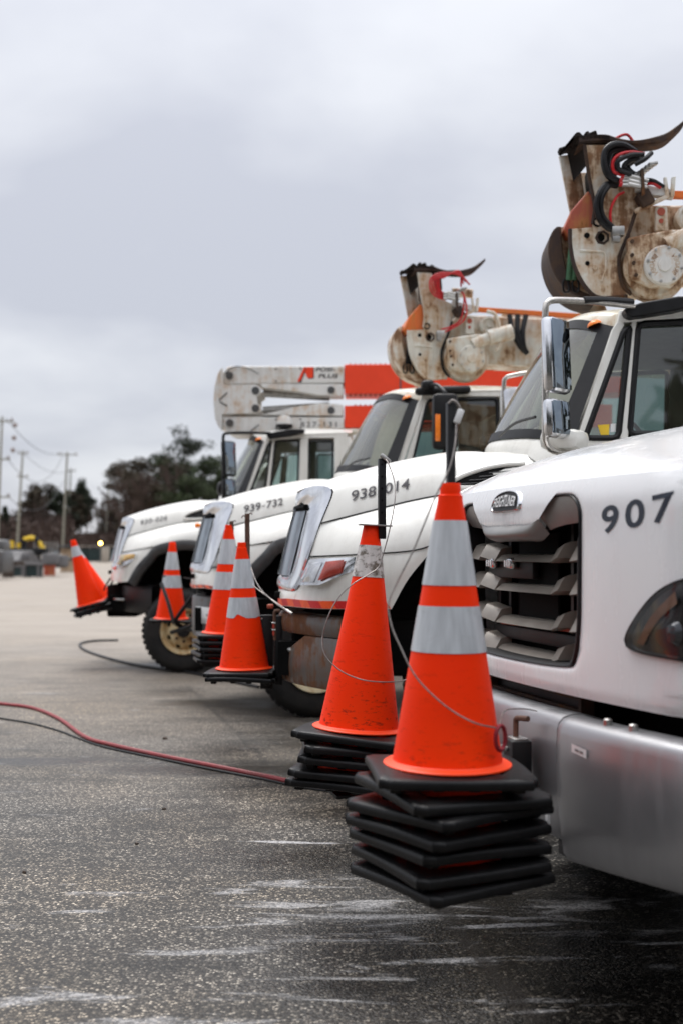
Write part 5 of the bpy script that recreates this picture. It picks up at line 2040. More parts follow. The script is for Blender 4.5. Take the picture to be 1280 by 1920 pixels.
def cone(label, loc, rot, kind, top, seed, mat, group):
    t = thing('traffic_cone', label, 'traffic cone', loc, rot, group)
    cone_part(('body', kind if top else 'plain', mat), lambda: cone_mesh(kind if top else 'plain'), 'cone_body', mat, t)
    bo = cone_part(('base', seed % 5), lambda: base_mesh(seed % 5), 'rubber_base', 'conerubber', t)
    rb = random.Random(seed * 17 + len(label))
    if not top:     # soft rubber feet never line up
        bo.location = (rb.uniform(-.012, .012), rb.uniform(-.012, .012), rb.uniform(-.004, .003))
        bo.rotation_euler = (R(rb.uniform(-1.6, 1.6)), R(rb.uniform(-1.6, 1.6)), R(rb.uniform(-6, 6)))
    else:
        bo.location = (0, 0, 0)
        bo.rotation_euler = (0, 0, 0)

    def rim():
        m = MB()
        m.lathe([(.166, .014), (.172, .009), (.188, .008), (.194, .004), (.194, .0), (.16, .0)], (0, 0, 0), 'z', 48)
        return m
    if top:
        cone_part(('rim',), rim, 'foot_rim', 'orangerim', t)
    if top:
        if kind == 'neck' or kind == 'two':
            cone_part(('c1',), lambda: collar_mesh(.542, .737), 'reflective_collar', 'collar', t)
            cone_part(('c2', group), lambda: collar_mesh(.343, .480, '938-014' in group), 'reflective_collar', 'collar', t)
        else:
            cone_part(('c3', mat), lambda: collar_mesh(.632, .765), 'reflective_collar', 'collarworn' if mat == 'orangeworn' else 'collar', t)
    return t


ORD = ['top', 'second', 'third', 'fourth', 'fifth', 'sixth', 'seventh', 'eighth']


def stack(X, Y, zt, n, sp, yaw, tilt, kind, mat, where, look, seed):
    """n cones, each slipped over the one below, top one first; tilt=(rx, ry)"""
    rnd = random.Random(seed)
    E_ = Euler((tilt[0], tilt[1], 0))
    ax = E_.to_matrix() @ Vector((0, 0, 1))
    top = Vector((X, Y, zt))
    g = 'cones stacked ' + where
    for k in range(n):
        y_ = yaw + (0 if k == 0 else rnd.uniform(-.16, .16) + (.42 if seed == 1 else .12))
        rot = (E_.to_matrix() @ Euler((0, 0, y_)).to_matrix()).to_euler()
        p = top - ax * (sp * k)
        if k == 0:
            lb = look
        else:
            lb = '%s orange cone from the top of the stack %s' % (ORD[k], where)
        cone(lb, p, rot, kind, k == 0, seed * 3 + k, mat if k == 0 else 'orange', g)


stack(.320, 3.45, .855, 7, .051, R(4), (0, R(.6)), 'neck', 'orange', 'nearest the camera on the silver bumper', 'large orange cone with two silver collars topping the nearest stack', 1)
stack(.072, 4.75, .760, 5, .049, R(-14), (R(-1), R(3.6)), 'one', 'orangeworn', 'left of the nearest stack', 'scuffed orange cone with one dirty white collar left of the nearest cone', 2)
stack(-.655, 7.69, .708, 2, .040, R(-8), (0, R(-1.0)), 'neck', 'orange', 'in front of truck 938-014', 'orange cone with a peeling lower silver collar before the rusty bumper', 3)
stack(-.905, 8.96, .855, 5, .048, R(10), (0, R(1.5)), 'neck', 'orange', 'behind the cone with the peeling collar', 'orange cone half hidden behind the cone with the peeling collar', 4)
stack(-1.885, 12.62, .752, 1, .045, R(6), (R(1), R(1.2)), 'two', 'orange', 'before the rusty yellow wheel', 'single orange cone on bent arms before the rusty yellow wheel', 5)
stack(-3.235, 14.7, .822, 3, .045, R(0), (R(3), R(-15)), 'one', 'orange', 'leaning outward from the farthest truck', 'leftmost orange cone, leaning outward from the farthest truck', 6)
stack(-3.31, 15.75, .815, 2, .045, R(0), (R(0), R(-27)), 'one', 'orange', 'leaning behind the leftmost cone', 'steeply leaning orange cone mostly hidden behind the leftmost cone', 7)


def loc_of(T, p):
    """world point -> the truck's own coordinates"""
    a = T.rotation_euler.z
    d = Vector(p) - T.location
    return Vector((d.x * math.cos(-a) - d.y * math.sin(-a), d.x * math.sin(-a) + d.y * math.cos(-a), d.z))


# holders: posts through the stacks, bolted to the bumpers, so parts of the trucks
def lt(T, mb, name, mat, parent=None, **k):
    mb.v = [loc_of(T, v) for v in mb.v]
    return mb.build(name, mat, parent or T, **k)


def post(T, x, y, z0, z1, w, mat, square=True):
    m = MB()
    if square:
        m.box((x, y, (z0 + z1) / 2), (w, w, z1 - z0), (0, 0, .2), .003)
    else:
        m.tube([(x, y, z0), (x + .004, y, (z0 + z1) / 2), (x, y, z1)], w / 2, 8)
    return lt(T, m, 'cone_post', mat)


p1 = post(T907, .330, 3.45, .45, 1.95, .025, 'black')
p2 = post(T907, .168, 4.75, 1.55, 1.885, .030, 'black')
m = MB()
m.box((.14, 4.75, 1.607), (.135, .07, .006), (0, .05, .1), .001)
lt(T907, m, 'post_plate', 'steel', p2)
m = MB()
m.box((.182, 4.74, 1.885), (.05, .03, .018), (0, .7, 0), .004)
lt(T907, m, 'post_clip', 'steel', p2)
for k in range(5):
    m = MB()
    m.lathe([(.0, -.0165), (.0045, -.0165), (.005, -.014)], (.168, 4.75, 1.66 + .05 * k), 'y', 8)
    lt(T907, m, 'post_hole', 'void', p2)
m = MB()
m.tube([(.322, 3.435, 1.945), (.335, 3.43, 1.955), (.352, 3.43, 1.94), (.356, 3.43, 1.92), (.350, 3.43, 1.90)], .004, 6, 20)
lt(T907, m, 'post_wire', 'cable', p1)
m = MB()
m.box((.352, 3.425, 1.905), (.020, .016, .045), (0, .35, 0), .005)
lt(T907, m, 'wire_clamp', 'sticker', p1)
p3 = post(T938, -.635, 7.69, .66, 1.752, .034, 'brownbar', False)
p4 = post(T938, -.862, 8.96, .55, 1.735, .034, 'brownbar', False)
for T, pp, x, y, z in ((T938, p3, -.635, 7.69, 1.745), (T938, p4, -.862, 8.96, 1.728)):
    m = MB()
    for k in range(4):
        a = k * 1.6
        m.tube([(x, y, z - .01 * k), (x + .028 * math.cos(a), y - .02, z + .01 - .008 * k), (x + .036 * math.cos(a), y - .02, z - .012 * k)], .004, 5)
    lt(T, m, 'post_wire', 'brownbar', pp)
# bracket of the nearest stack
m = MB()
m.box((1.215, .36, .77), (.07, .095, .20), (0, 0, -.1), .006)
h1 = m.build('cone_holder', 'black', T907)
m = MB()
m.tube([(1.215, .345, .86), (1.215, .345, .925), (1.213, .352, .938), (1.195, .40, .942)], .010, 8, 16)
m.build('lock_pin', 'brownbar', h1)
m = MB()
m.box((1.215, .36, .872), (.05, .07, .008), None, .002)
m.build('holder_cap', 'steel', h1)
for dy in (-.02, .02):
    m = MB()
    m.lathe([(.008, 0), (.008, .006), (0, .007)], (1.252, .335 + dy, .838), 'x', 8)
    m.build('holder_bolt', 'steel', h1)
m = MB()
c1p = loc_of(T907, (.320, 3.45, .497))
m.box(((1.2 + c1p.x) / 2, (.36 + c1p.y) / 2, .495), (.55, .06, .03), (0, 0, math.atan2(c1p.y - .36, c1p.x - 1.2)), .004)
m.box(c1p, (.30, .30, .02), None, .004)
m.build('holder_tray', 'black', h1)
m = MB()
c2p = loc_of(T907, (.072, 4.75, .504))
m.box(((1.0 + c2p.x) / 2, c2p.y, .50), (c2p.x - 1.0, .06, .03), None, .004)
m.box(c2p, (.26, .26, .016), None, .004)
h2 = m.build('cone_holder', 'black', T907)
# upright bracket of truck 938-014
m = MB()
m.box(at(522, 1219, 7.60), (.052, .05, .46), (0, 0, .1), .004)
h3 = lt(T938, m, 'cone_holder', 'black')
m = MB()
m.box(at(500, 1222, 7.72), (.085, .05, .50), (0, 0, .1), .004)
lt(T938, m, 'holder_plate', 'black', h3)
for k in range(3):
    m = MB()
    q = at(491, 1160 + 26 * k, 7.68)
    m.lathe([(.0, -.006), (.006, -.005), (.007, 0)], q, 'y', 8)
    lt(T938, m, 'holder_bolt', 'steel', h3)
m = MB()
m.box(at(507, 1137, 7.68), (.044, .04, .030), None, .010)
lt(T938, m, 'red_cap', 'redmetal', h3)
m = MB()
m.tube([at(516, 1200, 7.58), at(515, 1152, 7.58), at(516, 1146, 7.58), at(526, 1145, 7.58)], .012, 8, 14)
lt(T938, m, 'lock_pin', 'brownbar', h3)
for py in (1168, 1181):
    m = MB()
    m.tube([at(510, py, 7.57), at(517, py, 7.57)], .006, 8)
    lt(T938, m, 'holder_bolt', 'steel', h3)
for py in (1174, 1187):
    m = MB()
    m.box(at(513, py, 7.57), (.014, .01, .03))
    lt(T938, m, 'red_tag', 'redlens', h3)
m = MB()
q = at(450, 1282, 7.72)
m.box((q.x + .03, q.y, .635), (.34, .06, .03), None, .004)
lt(T938, m, 'holder_tray', 'black', h3)
m = MB()
m.box((-.80, 8.75, .62), (.5, .06, .03), (0, 0, -.1), .004)
lt(T938, m, 'cone_holder', 'black')
# bent arms of the cone beside truck 939-732
m = MB()
m.tube([at(303, 1093, 12.35), at(316, 1130, 12.3), at(327, 1170, 12.4)], .020, 8)
h5 = lt(T939, m, 'cone_holder', 'flare')
for pts in ([at(327, 1166, 12.4), at(345, 1140, 12.3), at(368, 1110, 12.2)], [at(322, 1186, 12.45), at(345, 1179, 12.3), at(372, 1168, 12.2)], [at(330, 1170, 12.5), at(345, 1176, 12.5), at(372, 1186, 12.3)]):
    m = MB()
    m.tube(pts, .022, 8)
    lt(T939, m, 'holder_arm', 'black', h5)
m = MB()
m.lathe([(cone_r(.47) + .004, .462), (cone_r(.47) + .006, .470), (cone_r(.49) + .004, .478)], (-1.885, 12.62, .752), 'z', 32)
m.tube([at(345, 1083, 12.62), at(372, 1088, 12.4)], .008, 6)
lt(T939, m, 'strap', 'black', h5)
m = MB()
m.box(at(366, 1142, 12.1), (.04, .05, .45), None, .006)
lt(T939, m, 'holder_upright', 'black', h5)
# rack of truck 930-026
m = MB()
m.box(at(208, 1122, 15.0), (.08, .07, .34), None, .006)
h6 = lt(T930, m, 'cone_holder', 'black')
m = MB()
m.box(at(207, 1109, 14.93), (.052, .01, .075), None, .002)
lt(T930, m, 'red_reflector', 'redlens', h6)
m = MB()
m.box(at(207.5, 1131, 14.93), (.052, .01, .20), None, .002)
lt(T930, m, 'white_reflector', 'sticker', h6)
m = MB()
m.tube([at(196, 1107, 14.9), at(199, 1098, 14.9), at(209, 1083, 14.9), at(213, 1086, 14.9), at(207, 1100, 14.9), at(203, 1110, 14.9)], .012, 6, 20)
lt(T930, m, 'rack_handle', 'black', h6)
m = MB()
m.box(at(182, 1146, 14.95), (.38, .25, .02), (0, R(-15), 0), .004)
lt(T930, m, 'holder_tray', 'black', h6)
m = MB()
m.box(at(236, 1125, 15.1), (.40, .5, .42), None, .03)
lt(T930, m, 'bumper_bracket', 'void', h6)

# ------------------------------------------------------------------ steel tethers, hoses on the ground
def rope(name, pts, r, mat, label, cat, n=60, group=None):
    m = MB()
    m.tube(pts, r, 8, n)
    o = m.build(name, mat)
    tag(o, label, cat, group)
    return o


GT = 'steel tethers on the cones'
rope('tether_cable', [(.180, 4.73, 1.885), (.194, 4.70, 1.858), (.216, 4.66, 1.782), (.215, 4.62, 1.696), (.193, 4.62, 1.58), (.172, 4.62, 1.50), (.152, 4.61, 1.438), (.113, 4.59, 1.407), (.048, 4.57, 1.369), (-.012, 4.56, 1.312), (-.052, 4.55, 1.24), (-.076, 4.55, 1.157), (-.069, 4.53, 1.093), (-.028, 4.52, 1.043), (.037, 4.52, 1.003), (.125, 4.53, .98), (.246, 4.62, .973), (.33, 4.85, .985)], .0025, 'cable', 'thin steel tether looping round the cone with one white collar', 'cable', 120, GT)
rope('tether_cable', [(.345, 3.43, 1.90), (.338, 3.40, 1.821), (.318, 3.38, 1.742), (.279, 3.37, 1.666), (.246, 3.36, 1.586), (.209, 3.36, 1.497), (.165, 3.36, 1.41), (.138, 3.35, 1.345), (.146, 3.335, 1.28), (.171, 3.315, 1.219), (.206, 3.295, 1.148), (.252, 3.292, 1.093), (.315, 3.293, 1.04), (.385, 3.30, 1.001), (.455, 3.33, .981)], .0025, 'cable', 'brown steel tether slung across the nearest cone from its post', 'cable', 120, GT)
rope('tether_cable', [(.462, 3.34, .985), (.475, 3.39, 1.005), (.50, 3.48, 1.012), (.542, 3.6, 1.0), (.603, 3.72, .983), (.65, 3.80, .965)], .0022, 'cable', 'short wire from the red ring up to the silver bumper', 'cable', 40, GT)
rope('tether_cable', [(-.601, 7.6, 1.389), (-.585, 7.55, 1.349), (-.558, 7.5, 1.293), (-.52, 7.45, 1.242), (-.465, 7.4, 1.193), (-.403, 7.3, 1.152), (-.33, 7.15, 1.118)], .0038, 'cable', 'upper of two wires from the peeling-collar cone to the rusty bumper', 'cable', 40, GT)
rope('tether_cable', [(-.582, 7.55, 1.268), (-.548, 7.50, 1.245), (-.50, 7.44, 1.215), (-.434, 7.36, 1.175), (-.34, 7.18, 1.125)], .0038, 'cable', 'lower of two wires from the peeling-collar cone to the rusty bumper', 'cable', 40, GT)
m = MB()
m.tube([(-.345, 7.16, 1.128), (-.305, 7.08, 1.108)], .009, 8)
o = m.build('wire_ferrule', 'steel')
tag(o, 'small metal ferrule ending the two wires above the rusty bumper', 'ferrule')
m = MB()
pts = [(.462 + .016 * math.cos(a_), 3.315 + .012 * math.cos(a_), .955 + .036 * math.sin(a_)) for a_ in [2 * math.pi * k / 24 for k in range(25)]]
m.tube(pts, .0065, 8, 0, False)
o = m.build('snap_ring', 'redsnap')
tag(o, 'dark red oval ring hooked beside the foot of the nearest cone', 'ring')

hose = [(-4.6, 11.6), (-4.086, 11.468), (-3.71, 11.306), (-3.322, 11.071), (-2.929, 10.773), (-2.508, 10.093), (-2.045, 9.089), (-1.757, 8.718), (-1.318, 8.267), (-.885, 7.861), (-.492, 7.493), (-.245, 7.255), (.067, 7.094), (.5, 7.3), (1.0, 7.6)]
rope('air_hose', [(x, y, .016) for x, y in hose], .016, 'redair', 'dark red air hose snaking over the asphalt to the cones', 'hose', 160)
cab_ = [(-4.6, 10.75), (-3.775, 10.594), (-3.371, 10.422), (-3.048, 10.157), (-2.677, 9.845), (-2.338, 9.44), (-2.106, 9.085), (-1.80, 8.66), (-1.33, 8.20), (-.91, 7.80), (-.50, 7.43), (-.25, 7.19), (.065, 7.03), (.5, 7.2), (1.0, 7.5)]
rope('power_cable', [(x, y, .008) for x, y in cab_], .008, 'hose', 'thin black cable lying beside the red air hose', 'cable', 160)
mk = [(-3.7, 18.9), (-4.015, 18.821), (-4.162, 18.494), (-4.129, 17.975), (-3.83, 17.019), (-3.321, 15.918), (-2.721, 14.881), (-2.287, 14.348), (-1.818, 13.851), (-1.352, 13.113), (-.9, 12.4)]
rope('ground_cable', [(x, y, .018) for x, y in mk], .018, 'hose', 'black cable curving over the yard past the farthest wheel', 'cable', 80)
for k, (px, py, s_) in enumerate(((310, 1386, .018), (257, 1583, .010), (46, 1637, .012), (308, 1518, .012))):
    m = MB()
    q = gpt(px, py)
    m.box((q.x, q.y, s_ * .4), (s_ * 2, s_ * 1.4, s_), (.3, .2, k), s_ * .3)
    o = m.build('pebble', 'bark')
    tag(o, ['dark pebble just below the red hose', 'dark chip lying above the cracked asphalt', 'dark chip at the left end of the asphalt crack', 'dark pebble on the tan patch of asphalt'][k], 'pebble', 'loose chips on the asphalt')



# ------------------------------------------------------------------ background: poles, wires, trees, yard clutter
def pole(top, base_x, Y, r, arms, label, group='utility poles along the far road'):
    t = thing('utility_pole', label, 'pole', (base_x, Y, 0), (0, 0, 0), group)
    dx = top.x - base_x
    m = MB()
    m.tube([(0, 0, -.5), (dx * .5, 0, top.z * .5), (dx, 0, top.z)], r, 10, 0, True, r * .62)
    m.build('pole_shaft', 'wood', t)
    for (dz, w, rot) in arms:
        m = MB()
        m.box((dx, 0, top.z - dz), (w, .14, .16), (0, 0, rot))
        a = m.build('cross_arm', 'wood', t)
        for u in (-.42, .42):
            m = MB()
            m.lathe([(.09, 0), (.11, .15), (.05, .30), (0, .32)], (dx + u * w, 0, top.z - dz + .08), 'z', 8)
            m.build('insulator', 'insul', a)
    return t


# (top pixel, base x pixel, depth)
M['palegrey'] = plain('weathered pale grey', (0.13, 0.125, 0.125), 0.7, 0, 0.25, 2)
PL = [((5, 781), -6, 120, .17, [(.5, 2.4, .2), (4.5, 1.6, .2), (8.5, 1.6, .2)], 'dark utility pole with insulators at the left edge, nearest of the poles'),
      ((43.6, 845), 31, 175, .22, [(.4, 1.6, .2), (4.0, 1.6, .1)], 'utility pole standing behind the yellow machine booms'),
      ((127, 848), 117, 180, .23, [(.4, 3.2, .25)], 'left of the two close-set utility poles, with a wide cross arm'),
      ((133.5, 878), 127, 215, .23, [(.5, 1.8, .25)], 'right and shorter of the two close-set utility poles'),
      ((206, 881), 197, 205, .21, [(.5, 1.4, .2)], 'utility pole rising beside the lit amber lamp')]
tops = []
for (tx, ty), bx, Y, r, arms, lb in PL:
    tp = at(tx, ty, Y)
    pole(tp, at(bx, 1033, Y).x, Y, r, arms, lb)
    tops.append(tp)


def wire(a, b, sag, label):
    m = MB()
    m.tube([a.lerp(b, k / 16) - Vector((0, 0, sag * 4 * (k / 16) * (1 - k / 16))) for k in range(17)], .035, 5)
    o = m.build('power_line', 'hose')
    tag(o, label, 'wire', 'power lines between the poles')
    return o


for k, (dz, d2, sg) in enumerate(((0.2, 0, 1.6), (4.2, .3, 3.5), (8.2, 4.5, 3.0))):
    wire(tops[0] - Vector((-.4, 0, dz)), tops[2] - Vector((.6, 0, d2)), sg, ['highest', 'middle', 'lowest'][k] + ' power line sagging between the left-edge pole and the wide-armed pole')
wire(tops[0] - Vector((.4, 0, 5)), at(-90, 830, 60), .6, 'power line leaving the left-edge pole towards the camera side')
wire(tops[1] - Vector((0, 0, .3)), tops[3] - Vector((0, 0, .4)), 1.5, 'power line from the pole behind the yellow booms to the shorter close-set pole')
for k, (px, py) in enumerate(((29, 797), (27, 821), (25, 844))):
    m = MB()
    q = at(px, py, 125)
    m.lathe([(0, -.28), (.2, -.2), (.28, 0), (.2, .2), (0, .28)], q, 'z', 12)
    o = m.build('line_marker', 'insul')
    tag(o, ['uppermost', 'middle', 'lowest'][k] + ' dark marker ball hanging on the power lines', 'marker', 'marker balls on the power lines')


def clumps(m, rnd, c, n, sx, sy, sz, leaf):
    """n small needle sprays round c"""
    for _ in range(n):
        while True:
            u = Vector((rnd.uniform(-1, 1), rnd.uniform(-1, 1), rnd.uniform(-1, 1)))
            if u.length < 1:
                break
        p = Vector((c[0] + u.x * sx, c[1] + u.y * sy, c[2] + u.z * sz))
        d1 = Vector((rnd.gauss(0, 1), rnd.gauss(0, 1), rnd.gauss(0, .55))).normalized()
        d2 = d1.cross(Vector((rnd.gauss(0, 1), rnd.gauss(0, 1), rnd.gauss(0, 1)))).normalized()
        L = leaf * rnd.uniform(.6, 1.4)
        w = L * rnd.uniform(.35, .6)
        m.add([p - d1 * L, p + d2 * w, p + d1 * L, p - d2 * w], [[0, 1, 2, 3]])


def tree(kind, px, ptop, Y, wpx, label, seed, mat='needle1', bare=.35, group='trees beyond the yard', dens=1.0):
    rnd = random.Random(seed)
    tp = at(px, ptop, Y)
    H = tp.z
    Wd = wpx / F_ * Y / 2
    t = thing('pine_tree' if kind != 'bare' else 'bare_tree', label, 'tree', (tp.x, Y, 0), (0, 0, 0), group)
    tr = MB()
    lean = rnd.uniform(-.02, .02) * H
    axis = lambda h: Vector((lean * (h / H) ** 2, 0, h))
    tr.tube([axis(H * k / 6) for k in range(7)], .018 * H + .05, 7, 0, True, .02)
    cr = MB()
    if kind == 'pine':      # open crown of layered limbs
        nl = int(22 * (1 - bare) + 12)
        for k in range(nl):
            u = (k + rnd.random()) / nl
            h = H * (bare + (1 - bare) * u)
            prof = math.sin(math.pi * min(1, (.12 + .95 * (1 - u)))) ** .7 if u > .1 else .75
            L = Wd * prof * rnd.uniform(.55, 1.15)
            a = rnd.uniform(0, 6.283)
            tip = axis(h) + Vector((math.cos(a) * L, math.sin(a) * L, rnd.uniform(-.02, .10) * H))
            tr.tube([axis(h - .02 * H), axis(h).lerp(tip, .5) + Vector((0, 0, -.02 * L)), tip], .05 * rnd.uniform(.7, 1.3) + .02, 5, 6, True, .015)
            for s_ in (.45, .75, 1.0):
                c = axis(h).lerp(tip, s_)
                clumps(cr, rnd, (c.x, c.y, c.z + .012 * H), int(44 * dens), .24 * Wd + .45, .24 * Wd + .45, .040 * H + .25, .30)
        clumps(cr, rnd, tuple(axis(H * .985)), int(30 * dens), .12 * Wd + .1, .12 * Wd + .1, .02 * H, .34)
    elif kind == 'spruce':
        nl = 26
        for k in range(nl):
            u = (k + .5) / nl
            h = H * (.06 + .94 * u)
            for q in range(4):
                a = rnd.uniform(0, 6.283)
                L = Wd * (1 - u) ** .85 * rnd.uniform(.7, 1.1) + .1
                tip = axis(h) + Vector((math.cos(a) * L, math.sin(a) * L, -.12 * L))
                for s_ in (.4, .8):
                    c = axis(h).lerp(tip, s_)
                    clumps(cr, rnd, tuple(c), int(16 * dens), .22 * L + .15, .22 * L + .15, .03 * H * .5 + .1, .36)
    else:                   # leafless, many fine forking limbs
        def fork(p, d, L, r, dep):
            q = p + d * L
            tr.tube([p, p.lerp(q, .5) + Vector((rnd.gauss(0, .04) * L, 0, rnd.gauss(0, .03) * L)), q], r, 4, 0, False, r * .6)
            if dep == 0:
                for _ in range(7):
                    e = q + Vector((rnd.gauss(0, .5), rnd.gauss(0, .5), abs(rnd.gauss(.3, .5)))) * L * .8
                    w = Vector((.022, 0, .01))
                    s_ = p.lerp(q, rnd.uniform(.4, 1))
                    cr.add([s_ - w, s_ + w, e], [[0, 1, 2]])
                return
            for _ in range(rnd.choice((2, 3, 3))):
                nd = (d + Vector((rnd.gauss(0, .42), rnd.gauss(0, .42), rnd.gauss(.12, .22)))).normalized()
                fork(p.lerp(q, rnd.uniform(.55, 1)), nd, L * rnd.uniform(.58, .8), r * .55, dep - 1)
        for k in range(7):
            h = H * rnd.uniform(.22, .62)
            a = rnd.uniform(0, 6.283)
            fork(axis(h), Vector((math.cos(a) * .6, math.sin(a) * .6, .8)).normalized(), H * .20, .006 * H, 3)
    tr.build('trunk', 'bark' if kind != 'bare' else 'twig', t)
    cr.build('crown', mat if kind != 'bare' else 'twig', t, smooth=False)
    return t


TR = [
    ('pine', 348, 826, 205, 120, 'tallest pine, its open crown rising above the far trees behind the white cab', 'needle1', .40),
    ('pine', 262, 866, 195, 110, 'broad dark pine left of the tallest pine', 'needle2', .25),
    ('pine', 236, 884, 190, 80, 'brownish pine at the left end of the main tree line', 'needle2', .30),
    ('pine', 296, 858, 200, 105, 'dark green pine between the broad pine and the tallest pine', 'needle1', .22),
    ('pine', 322, 872, 190, 90, 'green pine low behind the hood marked 930-026', 'needle3', .12),
    ('pine', 378, 876, 195, 85, 'green pine just right of the tallest pine', 'needle3', .15),
    ('pine', 405, 868, 200, 80, 'right-hand pine seen beside the black mirror frame', 'needle3', .15),
    ('pine', 428, 885, 190, 70, 'small green pine partly behind the black mirror frame', 'needle3', .10),
    ('pine', 276, 905, 180, 100, 'low brown pine behind the front of truck 930-026', 'needle2', .08),
    ('pine', 352, 900, 178, 100, 'low green pine behind the bonnet of truck 930-026', 'needle3', .05),
    ('pine', 150, 915, 230, 36, 'slender bare-trunked pine right of the close-set poles', 'needle1', .52),
    ('pine', 163, 925, 235, 30, 'second slender pine, closer to the amber lamp', 'needle1', .50),
    ('pine', 137, 928, 225, 40, 'thin pine standing against the close-set poles', 'needle2', .42),
    ('pine', 72, 922, 215, 62, 'brownish pine on the left of the far clump', 'needle2', .25),
    ('pine', 96, 920, 220, 60, 'middle pine of the far clump left of the poles', 'needle2', .20),
    ('pine', 116, 928, 212, 50, 'greenish pine just left of the close-set poles', 'needle1', .22),
    ('pine', 55, 940, 205, 46, 'low brownish pine behind the second pole', 'needle2', .15),
    ('spruce', 11, 951, 190, 34, 'small dark spruce at the left edge', 'needle1', .0),
    ('spruce', -12, 965, 185, 40, 'dark spruce cut by the left edge', 'needle1', .0),
    ('bare', 40, 962, 200, 40, 'leafless tree between the spruce and the brownish pines', 'twig', 0),
    ('bare', 88, 955, 200, 50, 'leafless tree in front of the far clump of pines', 'twig', 0),
    ('bare', 110, 962, 198, 50, 'leafless tree left of the close-set poles', 'twig', 0),
    ('bare', 184, 940, 225, 46, 'leafless tree left of the pole beside the amber lamp', 'twig', 0),
    ('bare', 218, 915, 215, 60, 'leafless tree right of the pole beside the amber lamp', 'twig', 0),
    ('bare', 205, 962, 200, 50, 'low leafless tree behind the amber lamp', 'twig', 0),
    ('pine', 208, 962, 210, 50, 'low brown pine behind the pole by the amber lamp', 'needle2', .15),
    ('bare', 250, 880, 176, 60, 'leafless tree before the broad dark pine', 'twig', 0),
    ('bare', 285, 872, 178, 64, 'leafless tree before the tree line, left of the tallest pine', 'twig', 0),
    ('bare', 226, 905, 176, 50, 'leafless tree at the left foot of the main tree line', 'twig', 0),
    ('bare', 330, 862, 180, 60, 'leafless tree just left of the tallest pine', 'twig', 0),
    ('bare', 66, 925, 196, 60, 'leafless tree before the left end of the far clump', 'twig', 0),
]
for i, (k, px, pt, Y, w, lb, mt, br) in enumerate(TR):
    tree(k, px, pt, Y, w, lb, 100 + i, mt, br, dens=1.0 if w > 60 else .8)

# undergrowth and leafless brush along the foot of the trees, reads as one mass
rnd = random.Random(5)
m = MB()
for k in range(9000):
    px = rnd.uniform(-60, 480)
    Y = rnd.uniform(182, 215)
    top = (46 if px < 140 else 22 if px < 225 else 50) * rnd.random() ** 1.3
    p = at(px, 1028 - top, Y)
    d = Vector((rnd.gauss(0, .35), rnd.gauss(0, .3), rnd.uniform(.3, 1.2)))
    w = Vector((rnd.uniform(.08, .28), 0, rnd.uniform(-.04, .04)))
    m.add([p - w, p + w, p + d], [[0, 1, 2]])
for k in range(5000):
    px = rnd.uniform(-60, 480)
    Y = rnd.uniform(190, 220)
    top = (60 if px < 135 else 16 if px < 225 else 70) * rnd.random()
    p = at(px, 1030 - top, Y)
    d1 = Vector((rnd.gauss(0, .5), rnd.gauss(0, .3), rnd.gauss(0, .5)))
    d2 = Vector((rnd.gauss(0, .3), rnd.gauss(0, .3), rnd.gauss(0, .3)))
    m.add([p - d1, p + d2, p + d1, p - d2], [[0, 1, 2, 3]])
o = m.build('brush', 'twig', smooth=False)
o['kind'] = 'stuff'
# far wooded ridge
m = MB()
gg = []
rnd = random.Random(9)
for k in range(90):
    x = -520 + 12 * k
    h = 12 + 5 * math.sin(x * .011) + 3 * math.sin(x * .047 + 1) + rnd.uniform(-.8, .8)
    gg.append([(x, 640, -1), (x, 645, h * .7), (x, 660, h), (x, 760, h * .9), (x, 800, -1)])
m.grid(gg)
o = m.build('wooded_ridge', 'hill')
o['kind'] = 'structure'


# ---- yard clutter
def crate(px0, px1, py0, py1, Y, label, mat='crate', group='crates at the far side of the yard'):
    a, b = at(px0, py1, Y), at(px1, py0, Y)
    zb = max(0, a.z)
    w, h = b.x - a.x, b.z - zb
    t = thing('crate', label, 'crate', ((a.x + b.x) / 2, Y, zb), (0, 0, R(8)), group)
    m = MB()
    m.box((0, 0, h / 2), (w * .94, w * .8, h * .94))
    m.build('box', mat, t)
    for k in range(4):
        m = MB()
        m.box((0, -w * .41, h * (.14 + .24 * k)), (w, .03, h * .19), None, .006)
        m.build('slat', mat, t)
    for u in (-.44, .44):
        m = MB()
        m.box((w * u, -w * .425, h * .5), (w * .09, .03, h))
        m.build('batten', mat, t)
    return t


crate(115, 140, 1050, 1073, 78, 'lower wooden crate of the pair beside the leftmost cone')
crate(116, 141, 1028, 1046, 78.2, 'upper wooden crate of the pair beside the leftmost cone')
m = MB()
a, b = at(113, 1050, 78), at(142, 1046, 78)
m.box(((a.x + b.x) / 2, 78, (a.z + b.z) / 2), (b.x - a.x, .9, .13), None, .01)
o = m.build('pallet', 'binblue')
tag(o, 'dark pallet between the two wooden crates beside the leftmost cone', 'pallet')
m = MB()
a, b = at(112, 1027, 78), at(141, 1022, 78)
m.box(((a.x + b.x) / 2, 78, (a.z + b.z) / 2), (b.x - a.x, 1.0, .16), None, .02)
o = m.build('crate_cover', 'flare')
tag(o, 'grey cover lying on the upper wooden crate', 'cover')
crate(84, 104, 1056, 1080, 66, 'dull red crate in the clutter left of the wooden crates', 'redmetal')
crate(6, 26, 1060, 1084, 64, 'brown crate near the left edge of the yard', 'bark')
crate(23, 46, 1053, 1060, 63, 'flat brown box on the clutter below the yellow booms', 'bark')


